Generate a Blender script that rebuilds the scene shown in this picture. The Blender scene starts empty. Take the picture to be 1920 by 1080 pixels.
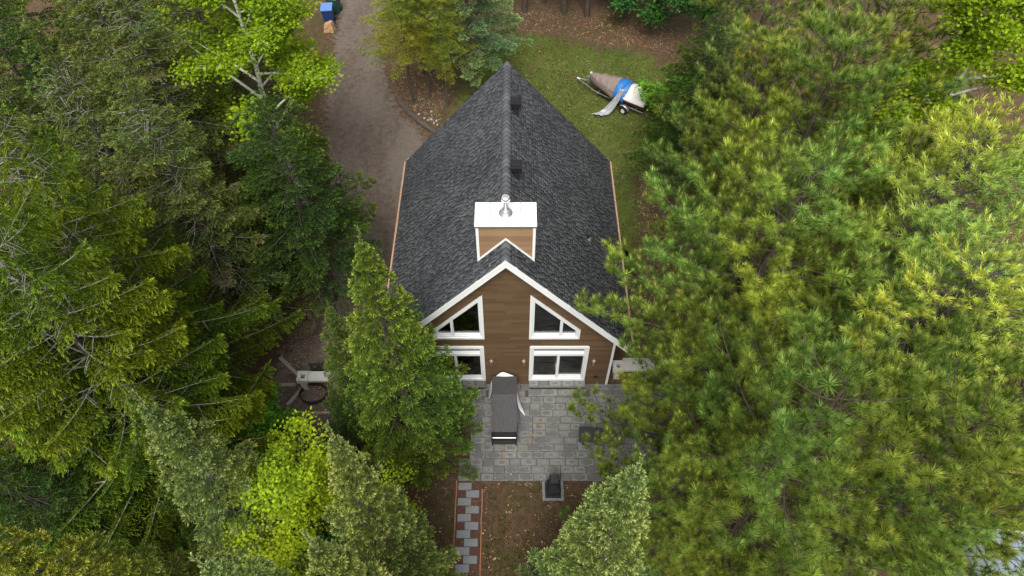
import bpy, bmesh, math, random
import numpy as np
from mathutils import Vector, Matrix
R = math.radians
scene = bpy.context.scene
COL = scene.collection

# ------------------------------------------------------------------ camera
cam_d = bpy.data.cameras.new('camera')
cam = bpy.data.objects.new('camera', cam_d)
COL.objects.link(cam)
cam.location = (0.17, -12.27, 22.05)
cam.rotation_euler = (R(90 - 53), 0, 0)
cam_d.sensor_width = 36
cam_d.lens = 36 * 1300 / 1920
cam_d.clip_end = 2000
scene.camera = cam

# ------------------------------------------------------------------ sky, sun, exposure
SUN_EL, SUN_AZ = R(58), R(187)          # azimuth measured clockwise from +Y: light from the camera side
world = bpy.data.worlds.new('World')
scene.world = world
world.use_nodes = True
wn = world.node_tree
wn.nodes.clear()
sky = wn.nodes.new('ShaderNodeTexSky')
sky.sky_type = 'NISHITA'
sky.sun_disc = False
sky.sun_elevation = SUN_EL
sky.sun_rotation = SUN_AZ
sky.dust_density = 3.0
hsv = wn.nodes.new('ShaderNodeHueSaturation')     # overcast: cloud takes most of the blue out
hsv.inputs['Saturation'].default_value = 0.22
bg = wn.nodes.new('ShaderNodeBackground')
bg.inputs['Strength'].default_value = 0.15
wo = wn.nodes.new('ShaderNodeOutputWorld')
wn.links.new(sky.outputs[0], hsv.inputs['Color'])
wn.links.new(hsv.outputs[0], bg.inputs['Color'])
wn.links.new(bg.outputs[0], wo.inputs['Surface'])
sun_d = bpy.data.lights.new('sun', 'SUN')
sun_d.energy = 1.5
sun_d.angle = R(22)
sun_d.color = (1.0, 0.95, 0.87)
sun = bpy.data.objects.new('sun', sun_d)
COL.objects.link(sun)
sd = Vector((math.sin(SUN_AZ) * math.cos(SUN_EL), math.cos(SUN_AZ) * math.cos(SUN_EL), math.sin(SUN_EL)))
sun.rotation_euler = sd.to_track_quat('Z', 'Y').to_euler()
vs = scene.view_settings
vs.view_transform = 'Standard'
vs.look = 'None'
vs.exposure = 0.95
vs.gamma = 1.0
vs.use_curve_mapping = False
scene.cycles.max_bounces = 5
scene.cycles.diffuse_bounces = 3
scene.cycles.glossy_bounces = 2
scene.cycles.transmission_bounces = 2
scene.cycles.transparent_max_bounces = 12

# ------------------------------------------------------------------ materials
def new_mat(name):
    m = bpy.data.materials.new(name)
    m.use_nodes = True
    nt = m.node_tree
    nt.nodes.clear()
    out = nt.nodes.new('ShaderNodeOutputMaterial')
    return m, nt, out

def N(nt, kind, **kw):
    n = nt.nodes.new(kind)
    for k, v in kw.items():
        if k in n.inputs.keys():
            n.inputs[k].default_value = v
        else:
            setattr(n, k, v)
    return n

def math_n(nt, op, a, b=None, clamp=False):
    n = nt.nodes.new('ShaderNodeMath')
    n.operation = op
    n.use_clamp = clamp
    for i, v in enumerate((a, b)):
        if v is None:
            continue
        if isinstance(v, (int, float)):
            n.inputs[i].default_value = v
        else:
            nt.links.new(v, n.inputs[i])
    return n.outputs[0]

def ramp(nt, fac, stops, interp='LINEAR'):
    n = nt.nodes.new('ShaderNodeValToRGB')
    n.color_ramp.interpolation = interp
    el = n.color_ramp.elements
    while len(el) < len(stops):
        el.new(0.5)
    for e, (p, c) in zip(el, stops):
        e.position = p
        e.color = (c[0], c[1], c[2], 1)
    nt.links.new(fac, n.inputs[0])
    return n.outputs[0]

def mixc(nt, fac, a, b, mode='MIX'):
    n = nt.nodes.new('ShaderNodeMix')
    n.data_type = 'RGBA'
    n.blend_type = mode
    for idx, v in ((0, fac), (6, a), (7, b)):
        if isinstance(v, (int, float)):
            n.inputs[idx].default_value = v
        elif isinstance(v, tuple):
            n.inputs[idx].default_value = (*v, 1)
        else:
            nt.links.new(v, n.inputs[idx])
    return n.outputs[2]

def noise(nt, scale, detail=4, rough=0.6, vec=None, dist=0.0):
    n = nt.nodes.new('ShaderNodeTexNoise')
    n.inputs['Scale'].default_value = scale
    n.inputs['Detail'].default_value = detail
    n.inputs['Roughness'].default_value = rough
    n.inputs['Distortion'].default_value = dist
    if vec is not None:
        nt.links.new(vec, n.inputs['Vector'])
    return n.outputs[0]

def coords(nt, which='Object', scale=None):
    tc = nt.nodes.new('ShaderNodeTexCoord')
    o = tc.outputs[which]
    if scale:
        mp = nt.nodes.new('ShaderNodeMapping')
        mp.inputs['Scale'].default_value = scale
        nt.links.new(o, mp.inputs['Vector'])
        o = mp.outputs[0]
    return o

def world_pos(nt):
    return nt.nodes.new('ShaderNodeNewGeometry').outputs['Position']

def obj_rand(nt):
    return nt.nodes.new('ShaderNodeObjectInfo').outputs['Random']

def attr(nt, name):
    n = nt.nodes.new('ShaderNodeAttribute')
    n.attribute_name = name
    return n.outputs['Fac']

def principled(nt, out, color, rough=0.6, metal=0.0, spec=0.5, bump=None, bstr=0.3, bdist=0.01):
    p = nt.nodes.new('ShaderNodeBsdfPrincipled')
    if isinstance(color, tuple):
        p.inputs['Base Color'].default_value = (*color, 1)
    else:
        nt.links.new(color, p.inputs['Base Color'])
    if isinstance(rough, (int, float)):
        p.inputs['Roughness'].default_value = rough
    else:
        nt.links.new(rough, p.inputs['Roughness'])
    p.inputs['Metallic'].default_value = metal
    p.inputs['Specular IOR Level'].default_value = spec
    if bump is not None:
        b = nt.nodes.new('ShaderNodeBump')
        b.inputs['Strength'].default_value = bstr
        b.inputs['Distance'].default_value = bdist
        nt.links.new(bump, b.inputs['Height'])
        nt.links.new(b.outputs[0], p.inputs['Normal'])
    nt.links.new(p.outputs[0], out.inputs['Surface'])
    return p

def plain(name, c, rough=0.6, metal=0.0, spec=0.4, var=0.25, scale=6.0, bstr=0.15):
    m, nt, out = new_mat(name)
    v = noise(nt, scale, 5, 0.65, world_pos(nt))
    f = math_n(nt, 'MULTIPLY_ADD', v, var * 2)
    nt.nodes[-1].inputs[2].default_value = 1 - var
    col = mixc(nt, 1.0, tuple(c), f, 'MULTIPLY')
    fine = noise(nt, scale * 12, 3, 0.6, world_pos(nt))
    principled(nt, out, col, rough, metal, spec, fine, bstr, 0.004)
    return m

def foliage(name, stops, trans=0.3, hue=0.08, dead=None, **kw):
    """stops: colours along a needle or leaf from its foot (0) to its tip (1).
    'rnd' varies shoot by shoot, 'patch' slowly through the crown."""
    m, nt, out = new_mat(name)
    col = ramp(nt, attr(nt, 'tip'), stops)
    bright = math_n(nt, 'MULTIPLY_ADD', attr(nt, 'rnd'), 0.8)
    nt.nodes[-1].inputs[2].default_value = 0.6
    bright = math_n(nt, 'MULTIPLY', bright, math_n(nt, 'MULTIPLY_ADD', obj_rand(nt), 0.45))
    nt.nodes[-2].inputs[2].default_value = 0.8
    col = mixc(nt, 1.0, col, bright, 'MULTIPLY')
    k = hue * 3.0
    tint = ramp(nt, attr(nt, 'patch'), [(0, (1 - k, 1 - k * .3, 1 + k * .6)), (.5, (1, 1, 1)), (1, (1 + k, 1 + k * .25, 1 - k * .8))])
    c = mixc(nt, 1.0, col, tint, 'MULTIPLY')
    if dead:
        f = ramp(nt, attr(nt, 'patch'), [(0.74, (0, 0, 0)), (0.9, (1, 1, 1))])
        c = mixc(nt, f, c, dead)
    p = nt.nodes.new('ShaderNodeBsdfDiffuse')
    nt.links.new(c, p.inputs['Color'])
    t = nt.nodes.new('ShaderNodeBsdfTranslucent')
    nt.links.new(c, t.inputs['Color'])
    mx = nt.nodes.new('ShaderNodeMixShader')
    mx.inputs[0].default_value = trans
    nt.links.new(p.outputs[0], mx.inputs[1])
    nt.links.new(t.outputs[0], mx.inputs[2])
    nt.links.new(mx.outputs[0], out.inputs['Surface'])
    return m

M = {}
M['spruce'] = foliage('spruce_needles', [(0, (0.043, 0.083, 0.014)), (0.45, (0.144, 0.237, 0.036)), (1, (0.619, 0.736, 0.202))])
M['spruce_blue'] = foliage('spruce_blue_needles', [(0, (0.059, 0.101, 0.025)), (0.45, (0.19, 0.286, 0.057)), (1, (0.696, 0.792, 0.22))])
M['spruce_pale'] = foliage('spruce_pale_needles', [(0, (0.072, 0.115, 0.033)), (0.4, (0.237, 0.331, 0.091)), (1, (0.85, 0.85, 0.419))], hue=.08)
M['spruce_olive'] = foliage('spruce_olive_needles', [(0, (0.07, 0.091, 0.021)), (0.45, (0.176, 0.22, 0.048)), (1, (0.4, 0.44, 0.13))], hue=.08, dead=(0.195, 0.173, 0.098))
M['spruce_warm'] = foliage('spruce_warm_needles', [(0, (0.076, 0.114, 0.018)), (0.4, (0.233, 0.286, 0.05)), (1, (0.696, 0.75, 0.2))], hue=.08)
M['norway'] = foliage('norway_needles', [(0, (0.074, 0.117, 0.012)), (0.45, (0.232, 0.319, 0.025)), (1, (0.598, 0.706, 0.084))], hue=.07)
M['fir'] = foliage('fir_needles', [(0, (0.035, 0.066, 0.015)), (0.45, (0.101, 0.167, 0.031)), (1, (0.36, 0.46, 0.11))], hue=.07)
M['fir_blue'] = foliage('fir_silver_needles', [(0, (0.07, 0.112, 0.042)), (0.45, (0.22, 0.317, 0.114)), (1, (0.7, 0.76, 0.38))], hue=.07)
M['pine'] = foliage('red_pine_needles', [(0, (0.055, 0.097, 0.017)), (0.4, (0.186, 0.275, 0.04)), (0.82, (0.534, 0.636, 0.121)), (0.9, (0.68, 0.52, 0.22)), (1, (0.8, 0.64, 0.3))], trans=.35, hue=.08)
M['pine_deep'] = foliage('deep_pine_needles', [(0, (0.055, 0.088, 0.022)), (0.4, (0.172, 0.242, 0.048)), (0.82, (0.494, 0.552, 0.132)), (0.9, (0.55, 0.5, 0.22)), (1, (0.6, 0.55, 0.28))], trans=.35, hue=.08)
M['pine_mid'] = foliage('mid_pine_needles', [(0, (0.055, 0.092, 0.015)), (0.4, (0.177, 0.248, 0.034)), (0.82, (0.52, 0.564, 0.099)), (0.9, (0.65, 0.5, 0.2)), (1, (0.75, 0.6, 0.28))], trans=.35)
M['wpine'] = foliage('white_pine_needles', [(0, (0.127, 0.177, 0.029)), (0.4, (0.36, 0.445, 0.071)), (1, (0.794, 0.85, 0.231))], trans=.38, hue=.08)
M['aspen'] = foliage('aspen_leaves', [(0, (0.178, 0.306, 0.012)), (1, (0.315, 0.427, 0.03))], trans=.42, hue=.03, rough=.45)
M['maple'] = foliage('maple_leaves', [(0, (.17, .28, .012)), (1, (.35, .44, .025))], trans=.4, hue=.03, rough=.45)
M['leaf_mid'] = foliage('mid_green_leaves', [(0, (0.104, 0.247, 0.019)), (1, (0.208, 0.390, 0.039))], trans=.4, hue=.08)
M['leaf_dark'] = foliage('dark_leaves', [(0, (0.035, 0.098, 0.021)), (1, (0.084, 0.196, 0.042))], trans=.3, hue=.08)
M['larch'] = foliage('larch_needles', [(0, (0.2, 0.25, 0.03)), (1, (0.42, 0.45, 0.06))], trans=.4, hue=.07)
M['grass'] = foliage('grass_blades', [(0, (.07, .11, .015)), (1, (.16, .2, .035))], trans=.35, hue=.12, big=1.2)
M['litter'] = foliage('fallen_leaves', [(0, (.12, .06, .03)), (1, (.36, .26, .16))], trans=.1, hue=.05)

def bark(name, a, b, scale=(9, 9, 2.2)):
    m, nt, out = new_mat(name)
    v = noise(nt, 1.6, 6, 0.7, coords(nt, 'Object', scale), 0.4)
    col = ramp(nt, v, [(.3, a), (.7, b)])
    principled(nt, out, col, .9, 0, .15, v, .6, .02)
    return m
M['bark'] = bark('spruce_bark', (.04, .032, .026), (.13, .112, .095))
M['bark_red'] = bark('pine_bark', (.035, .026, .02), (.115, .088, .07))
M['lichen'] = bark('lichen_bark', (.1, .095, .075), (.45, .44, .38), (14, 14, 14))
M['twig'] = bark('dead_twigs', (.13, .1, .08), (.3, .25, .2))
def birch():
    m, nt, out = new_mat('pale_bark')
    v = noise(nt, 1.2, 5, .7, coords(nt, 'Object', (2.5, 2.5, 9)))
    col = ramp(nt, v, [(.36, (.09, .08, .07)), (.44, (.62, .62, .56)), (1, (.78, .77, .7))])
    principled(nt, out, col, .8, 0, .2, v, .2, .01)
    return m
M['birch'] = birch()

def ground_mat(name, kind):
    m, nt, out = new_mat(name)
    P = world_pos(nt)
    n1 = noise(nt, .55, 6, .65, P, .6)
    n2 = noise(nt, 4.0, 6, .7, P, .3)
    n3 = noise(nt, 24.0, 4, .75, P)
    n4 = noise(nt, 60.0, 2, .6, P)
    W = lambda a, b, k=1.0: [(a, (0, 0, 0)), (b, (k, k, k))]
    # needle litter
    lit = ramp(nt, n2, [(.36, (.046, .027, .016)), (.5, (.078, .047, .028)), (.64, (.115, .073, .043))])
    lit = mixc(nt, ramp(nt, n3, W(.5, .62, .7)), lit, (.15, .098, .056))
    lit = mixc(nt, ramp(nt, n4, W(.58, .66, .8)), lit, (.23, .17, .11))
    lit = mixc(nt, ramp(nt, n3, [(.36, (.8, .8, .8)), (.46, (0, 0, 0))]), lit, (.03, .018, .012))
    moss = math_n(nt, 'MULTIPLY', ramp(nt, n1, W(.47, .62, 1)), ramp(nt, n3, W(.44, .58, .8)))
    base = mixc(nt, moss, lit, (.06, .072, .02))
    col = base
    if kind == 'drive':
        g = ramp(nt, n2, [(.36, (.075, .056, .042)), (.5, (.11, .086, .067)), (.64, (.145, .117, .093))])
        wear = noise(nt, .9, 4, .6, coords(nt, 'Object', (1.0, .3, 1)), .4)
        g = mixc(nt, ramp(nt, wear, W(.46, .6, .6)), g, (.148, .124, .104))
        g = mixc(nt, ramp(nt, wear, [(.36, (.6, .6, .6)), (.47, (0, 0, 0))]), g, (.085, .058, .04))
        g = mixc(nt, ramp(nt, n4, W(.54, .66, .8)), g, (.27, .222, .18))
        g = mixc(nt, ramp(nt, n3, [(.38, (.8, .8, .8)), (.46, (0, 0, 0))]), g, (.045, .035, .028))
        e = math_n(nt, 'ADD', attr(nt, 'w'), math_n(nt, 'MULTIPLY', math_n(nt, 'SUBTRACT', n2, .5), 2.2))
        e = math_n(nt, 'ADD', e, math_n(nt, 'MULTIPLY', math_n(nt, 'SUBTRACT', n3, .5), 1.0))
        col = mixc(nt, ramp(nt, e, W(.35, .7)), base, g)
    if kind == 'lawn':
        gn = noise(nt, 1.1, 6, .72, P, .5)
        g = ramp(nt, gn, [(.38, (.08, .066, .024)), (.45, (.06, .078, .014)), (.52, (.055, .092, .011)), (.59, (.075, .105, .018)), (.66, (.11, .1, .038))])
        g = mixc(nt, ramp(nt, n3, W(.5, .62, .6)), g, (.13, .14, .035))
        g = mixc(nt, ramp(nt, n3, [(.36, (.8, .8, .8)), (.46, (0, 0, 0))]), g, (.025, .036, .007))
        g = mixc(nt, ramp(nt, n2, W(.54, .62, .6)), g, (.125, .092, .042))
        g = mixc(nt, ramp(nt, n4, W(.6, .68, .8)), g, (.24, .2, .11))
        e = math_n(nt, 'ADD', attr(nt, 'w'), math_n(nt, 'MULTIPLY', math_n(nt, 'SUBTRACT', gn, .5), 2.6))
        e = math_n(nt, 'ADD', e, math_n(nt, 'MULTIPLY', math_n(nt, 'SUBTRACT', n3, .5), 1.6))
        col = mixc(nt, ramp(nt, e, W(.3, .75)), base, g)
    principled(nt, out, col, .95, 0, .1, n3, .8, .03)
    return m
M['ground'] = ground_mat('needle_litter_ground', 'litter')
M['drive'] = ground_mat('gravel_drive', 'drive')
M['lawn'] = ground_mat('patchy_lawn', 'lawn')

def wood(name, a, b, c, rough=.65):
    m, nt, out = new_mat(name)
    v = noise(nt, 3.0, 6, .7, coords(nt, 'Object', (.8, 6, 26)), .4)
    r = obj_rand(nt)
    f = math_n(nt, 'MULTIPLY_ADD', r, .3)
    nt.nodes[-1].inputs[2].default_value = -.15
    col = ramp(nt, math_n(nt, 'ADD', v, f, True), [(.2, a), (.5, b), (.8, c)])
    principled(nt, out, col, rough, 0, .3, v, .3, .004)
    return m
M['siding'] = wood('brown_siding', (.072, .043, .022), (.106, .065, .034), (.142, .09, .049))
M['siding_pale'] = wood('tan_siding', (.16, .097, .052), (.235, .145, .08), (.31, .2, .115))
M['cedar'] = plain('cedar_fascia', (.36, .22, .14), .7)
M['timber'] = plain('weathered_timber', (.33, .27, .22), .85, var=.4, scale=9)
M['rust_edge'] = plain('rusty_edging', (.32, .15, .07), .8, var=.5, scale=14)
M['white'] = plain('white_trim', (.74, .75, .74), .45, var=.06, scale=3, bstr=.05)
M['cap_white'] = plain('white_metal_cap', (.68, .68, .67), .4, var=.1, scale=2, bstr=.03)
M['vinyl'] = plain('white_vinyl', (.7, .73, .74), .35, var=.05, bstr=.03)
M['black'] = plain('black_metal', (.018, .018, .02), .5, 0, .5, .3)
M['black_rough'] = plain('black_cast_iron', (.025, .024, .026), .75, 0, .3, .4)
M['charcoal'] = plain('charcoal_slab', (.03, .03, .034), .6, 0, .4, .3, 8)
M['vent_black'] = plain('black_vent_metal', (.014, .014, .016), .7, 0, .2, .2)
M['chrome'] = plain('polished_steel', (.85, .85, .86), .12, 1.0, .5, .05, 3, .02)
M['steel'] = plain('galvanised_steel', (.42, .43, .44), .45, .85, .5, .2, 10)
M['silverbar'] = plain('steel_bar', (.72, .69, .64), .3, .6, .5, .3, 18)
M['bronze'] = plain('bronze_lamp', (.3, .23, .17), .4, .6, .5, .2)
M['concrete'] = plain('pale_concrete', (.5, .49, .45), .85, var=.22, scale=7, bstr=.3)
M['inner_wall'] = plain('plaster', (.7, .66, .58), .8, var=.05)
M['inner_floor'] = plain('oak_floor', (.5, .38, .25), .5, var=.3)
M['cloth_white'] = plain('white_plastic_sheet', (.72, .72, .74), .5, var=.1, scale=5)
M['tarp_brown'] = plain('brown_boat_cover', (.2, .155, .135), .75, var=.35, scale=5, bstr=.5)
M['tarp_blue'] = plain('blue_tarp', (.015, .13, .38), .45, var=.3, scale=4)
M['tarp_grey'] = plain('silver_tarp', (.33, .35, .36), .38, .2, .5, .35, 9)
M['boat_white'] = plain('white_gelcoat', (.58, .555, .54), .4, var=.1, scale=3)
M['hull_red'] = plain('dark_red_hull', (.16, .06, .04), .4, var=.25)
M['tyre'] = plain('tyre_rubber', (.02, .02, .02), .85)
M['reflector'] = plain('orange_reflector', (.75, .12, .03), .35)
M['bin_blue'] = plain('blue_bin', (.012, .045, .16), .45)
M['bin_blue_lid'] = plain('blue_bin_lid', (.1, .2, .46), .35)
M['bin_green'] = plain('green_bin', (.02, .07, .05), .5)
M['bin_green_lid'] = plain('green_bin_lid', (.13, .32, .24), .4)
M['cardboard'] = plain('tan_paper_bag', (.42, .25, .13), .8)
M['stone'] = plain('pale_stone', (.36, .34, .31), .8, var=.3, scale=12)
M['mulch'] = plain('red_brown_mulch', (.09, .045, .033), .95, var=.6, scale=22, bstr=1.0)
M['mesh_dark'] = plain('dark_woven_cover', (.05, .049, .05), .85, var=.4, scale=10, bstr=.5)

def ribbed():
    m, nt, out = new_mat('ribbed_grey_cover')
    v = noise(nt, 2.2, 4, .7, coords(nt, 'Object', (26, 1.6, 1)))
    col = ramp(nt, v, [(.3, (.052, .05, .052)), (.55, (.09, .088, .09)), (.8, (.135, .132, .134))])
    principled(nt, out, col, .8, 0, .3, v, .6, .01)
    return m
M['ribbed'] = ribbed()

def shingle_mat():
    m, nt, out = new_mat('asphalt_shingles')
    r = math_n(nt, 'FRACT', math_n(nt, 'ADD', attr(nt, 'rnd'), math_n(nt, 'MULTIPLY', obj_rand(nt), attr(nt, 'solo'))))
    col = ramp(nt, r, [(0, (.064, .067, .073)), (.38, (.078, .082, .089)), (.46, (.1, .105, .112)), (1, (.12, .126, .133))])
    P = world_pos(nt)
    g = noise(nt, 60, 3, .8, P)
    col = mixc(nt, 1.0, col, ramp(nt, g, [(.3, (.75, .75, .75)), (.7, (1.25, 1.25, 1.25))]), 'MULTIPLY')
    big = noise(nt, .7, 4, .6, P)
    col = mixc(nt, 1.0, col, ramp(nt, big, [(.35, (.8, .8, .82)), (.65, (1.15, 1.15, 1.13))]), 'MULTIPLY')
    principled(nt, out, col, .95, 0, .2, g, .5, .004)
    return m
M['shingle'] = shingle_mat()

def paver_mat(name, lo, mid, hi):
    m, nt, out = new_mat(name)
    P = world_pos(nt)
    oc = coords(nt, 'Object', (3.4, 6.6, 0.0))
    ln = nt.nodes.new('ShaderNodeVectorMath')
    ln.operation = 'LENGTH'
    nt.links.new(oc, ln.inputs[0])
    nz = noise(nt, 7, 5, .7, P)
    d = math_n(nt, 'ADD', ln.outputs['Value'], math_n(nt, 'MULTIPLY', math_n(nt, 'SUBTRACT', nz, .5), 1.1))
    d = math_n(nt, 'ADD', d, math_n(nt, 'MULTIPLY', math_n(nt, 'SUBTRACT', obj_rand(nt), .55), 1.0))
    core = ramp(nt, d, [(.28, lo), (.42, mid), (.52, (hi[0] * 1.08, hi[1] * 1.08, hi[2] * 1.06)), (.64, hi), (1, mid)])
    fine = noise(nt, 45, 4, .75, P)
    core = mixc(nt, 1.0, core, ramp(nt, fine, [(.3, (.72, .72, .72)), (.7, (1.2, 1.2, 1.2))]), 'MULTIPLY')
    st = noise(nt, .8, 4, .6, P)
    core = mixc(nt, 1.0, core, ramp(nt, st, [(.35, (.82, .83, .85)), (.65, (1.1, 1.1, 1.08))]), 'MULTIPLY')
    principled(nt, out, core, .9, 0, .25, fine, .4, .006)
    return m
M['paver'] = paver_mat('worn_grey_paver', (.14, .141, .137), (.182, .182, .174), (.212, .21, .2))
M['slate'] = plain('blue_grey_slab', (.2, .214, .22), .85, var=.2, scale=12, bstr=.3)
M['sand'] = plain('dark_joint_sand', (.075, .07, .06), .95, var=.4, scale=20)
def stain_mat():
    m, nt, out = new_mat('rust_stained_paver')
    P = world_pos(nt)
    nz = noise(nt, 6, 5, .7, P)
    col = ramp(nt, nz, [(.47, (.185, .183, .174)), (.58, (.185, .165, .13)), (.7, (.19, .14, .075))])
    principled(nt, out, col, .9, 0, .25, noise(nt, 45, 4, .7, P), .4, .006)
    return m
M['stain'] = stain_mat()

def glass():
    m, nt, out = new_mat('window_glass')
    fr = nt.nodes.new('ShaderNodeFresnel')
    fr.inputs['IOR'].default_value = 2.2        # double glazing
    tr = nt.nodes.new('ShaderNodeBsdfTransparent')
    tr.inputs['Color'].default_value = (.82, .85, .83, 1)
    gl = nt.nodes.new('ShaderNodeBsdfGlossy')
    gl.inputs['Roughness'].default_value = .015
    mx = nt.nodes.new('ShaderNodeMixShader')
    nt.links.new(fr.outputs[0], mx.inputs[0])
    nt.links.new(tr.outputs[0], mx.inputs[1])
    nt.links.new(gl.outputs[0], mx.inputs[2])
    nt.links.new(mx.outputs[0], out.inputs['Surface'])
    return m
M['glass'] = glass()
def metal_roof():
    m, nt, out = new_mat('blue_grey_roof_sheet')
    v = noise(nt, 3, 4, .6, world_pos(nt))
    col = ramp(nt, v, [(.3, (.3, .37, .46)), (.7, (.4, .47, .56))])
    principled(nt, out, col, .4, .2, .5, v, .05, .01)
    return m
M['metal_roof'] = metal_roof()

# ------------------------------------------------------------------ object helpers
def link(name, data, parent=None, loc=None):
    o = bpy.data.objects.new(name, data)
    COL.objects.link(o)
    if parent is not None:
        o.parent = parent
    if loc is not None:
        o.location = loc
    return o

def tag(o, label=None, cat=None, group=None, kind=None):
    if label: o['label'] = label
    if cat: o['category'] = cat
    if group: o['group'] = group
    if kind: o['kind'] = kind
    return o

def empty(name, loc=(0, 0, 0), rz=0.0):
    o = link(name, None, None, loc)
    o.rotation_euler = (0, 0, rz)
    o.empty_display_size = .2
    return o

def bm_obj(name, bm, mat, parent=None, loc=None, smooth=False):
    bmesh.ops.recalc_face_normals(bm, faces=bm.faces[:])
    me = bpy.data.meshes.new(name)
    bm.to_mesh(me)
    bm.free()
    if mat is not None:
        me.materials.append(mat)
    if smooth:
        me.polygons.foreach_set('use_smooth', [True] * len(me.polygons))
    return link(name, me, parent, loc)

def add_box(bm, x0, x1, y0, y1, z0, z1, mat_m=None):
    v = [bm.verts.new(p) for p in ((x0, y0, z0), (x1, y0, z0), (x1, y1, z0), (x0, y1, z0),
                                   (x0, y0, z1), (x1, y0, z1), (x1, y1, z1), (x0, y1, z1))]
    for f in ((0, 3, 2, 1), (4, 5, 6, 7), (0, 1, 5, 4), (1, 2, 6, 5), (2, 3, 7, 6), (3, 0, 4, 7)):
        bm.faces.new([v[i] for i in f])
    if mat_m is not None:
        for q in v:
            q.co = mat_m @ q.co
    return v

def box(name, x0, x1, y0, y1, z0, z1, mat, parent=None, bevel=0.0, mat_m=None):
    bm = bmesh.new()
    add_box(bm, x0, x1, y0, y1, z0, z1, mat_m)
    if bevel:
        bmesh.ops.bevel(bm, geom=bm.edges[:], offset=bevel, segments=1, affect='EDGES', profile=.5)
    return bm_obj(name, bm, mat, parent)

def prism(bm, pts, axis, a, b):
    """extrude a 2-D polygon: axis 'y' takes (x,z), axis 'z' takes (x,y), axis 'x' takes (y,z)"""
    def P(p, t):
        return {'y': (p[0], t, p[1]), 'z': (p[0], p[1], t), 'x': (t, p[0], p[1])}[axis]
    A = [bm.verts.new(P(p, a)) for p in pts]
    B = [bm.verts.new(P(p, b)) for p in pts]
    n = len(pts)
    bm.faces.new(A[::-1])
    bm.faces.new(B)
    for i in range(n):
        bm.faces.new((A[i], A[(i + 1) % n], B[(i + 1) % n], B[i]))

def prism_obj(name, pts, axis, a, b, mat, parent=None):
    bm = bmesh.new()
    prism(bm, pts, axis, a, b)
    return bm_obj(name, bm, mat, parent)

def ring(bm, outer, inner, y0, y1):
    """frame between two polygons of equal count in the xz plane"""
    n = len(outer)
    vo0 = [bm.verts.new((p[0], y0, p[1])) for p in outer]
    vi0 = [bm.verts.new((p[0], y0, p[1])) for p in inner]
    vo1 = [bm.verts.new((p[0], y1, p[1])) for p in outer]
    vi1 = [bm.verts.new((p[0], y1, p[1])) for p in inner]
    for i in range(n):
        j = (i + 1) % n
        bm.faces.new((vo0[i], vo0[j], vi0[j], vi0[i]))
        bm.faces.new((vo1[i], vi1[i], vi1[j], vo1[j]))
        bm.faces.new((vo0[i], vo1[i], vo1[j], vo0[j]))
        bm.faces.new((vi0[i], vi0[j], vi1[j], vi1[i]))

def inset(poly, d):
    """inset a convex counter-clockwise polygon"""
    n = len(poly)
    res = []
    for i in range(n):
        p0, p1, p2 = Vector(poly[i - 1]), Vector(poly[i]), Vector(poly[(i + 1) % n])
        e1, e2 = (p1 - p0).normalized(), (p2 - p1).normalized()
        n1, n2 = Vector((-e1.y, e1.x)), Vector((-e2.y, e2.x))
        k = d / (1 + n1.dot(n2))
        res.append(tuple(p1 + (n1 + n2) * k))
    return res

def lathe(bm, prof, cx, cy, seg=16):
    rings = []
    for r, z in prof:
        rings.append([bm.verts.new((cx + r * math.cos(2 * math.pi * k / seg), cy + r * math.sin(2 * math.pi * k / seg), z)) for k in range(seg)])
    for a, b in zip(rings, rings[1:]):
        for k in range(seg):
            bm.faces.new((a[k], a[(k + 1) % seg], b[(k + 1) % seg], b[k]))
    bm.faces.new(rings[0][::-1])
    bm.faces.new(rings[-1])

def sweep(bm, pts, radii, seg=6):
    rings = []
    pts = [Vector(p) for p in pts]
    for i, p in enumerate(pts):
        t = (pts[min(i + 1, len(pts) - 1)] - pts[max(i - 1, 0)]).normalized()
        up = Vector((0, 0, 1)) if abs(t.z) < .95 else Vector((1, 0, 0))
        s = t.cross(up).normalized()
        u = s.cross(t)
        r = radii[i] if hasattr(radii, '__len__') else radii
        rings.append([bm.verts.new(p + (s * math.cos(2 * math.pi * k / seg) + u * math.sin(2 * math.pi * k / seg)) * r) for k in range(seg)])
    for a, b in zip(rings, rings[1:]):
        for k in range(seg):
            bm.faces.new((a[k], a[(k + 1) % seg], b[(k + 1) % seg], b[k]))
    bm.faces.new(rings[0][::-1])
    bm.faces.new(rings[-1])

def np_mesh(name, V, F, mat, attrs=None, smooth=False):
    me = bpy.data.meshes.new(name)
    V = np.asarray(V, np.float32)
    F = np.asarray(F, np.int32)
    me.vertices.add(len(V))
    me.vertices.foreach_set('co', V.ravel())
    me.loops.add(F.size)
    me.loops.foreach_set('vertex_index', F.ravel())
    k = F.shape[1]
    me.polygons.add(len(F))
    me.polygons.foreach_set('loop_start', np.arange(0, F.size, k, dtype=np.int32))
    me.polygons.foreach_set('loop_total', np.full(len(F), k, np.int32))
    for an, av in (attrs or {}).items():
        a = me.attributes.new(an, 'FLOAT', 'POINT')
        a.data.foreach_set('value', np.asarray(av, np.float32).ravel())
    me.materials.append(mat)
    me.update()
    me.validate()
    if smooth:
        me.polygons.foreach_set('use_smooth', [True] * len(F))
    return me

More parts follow.
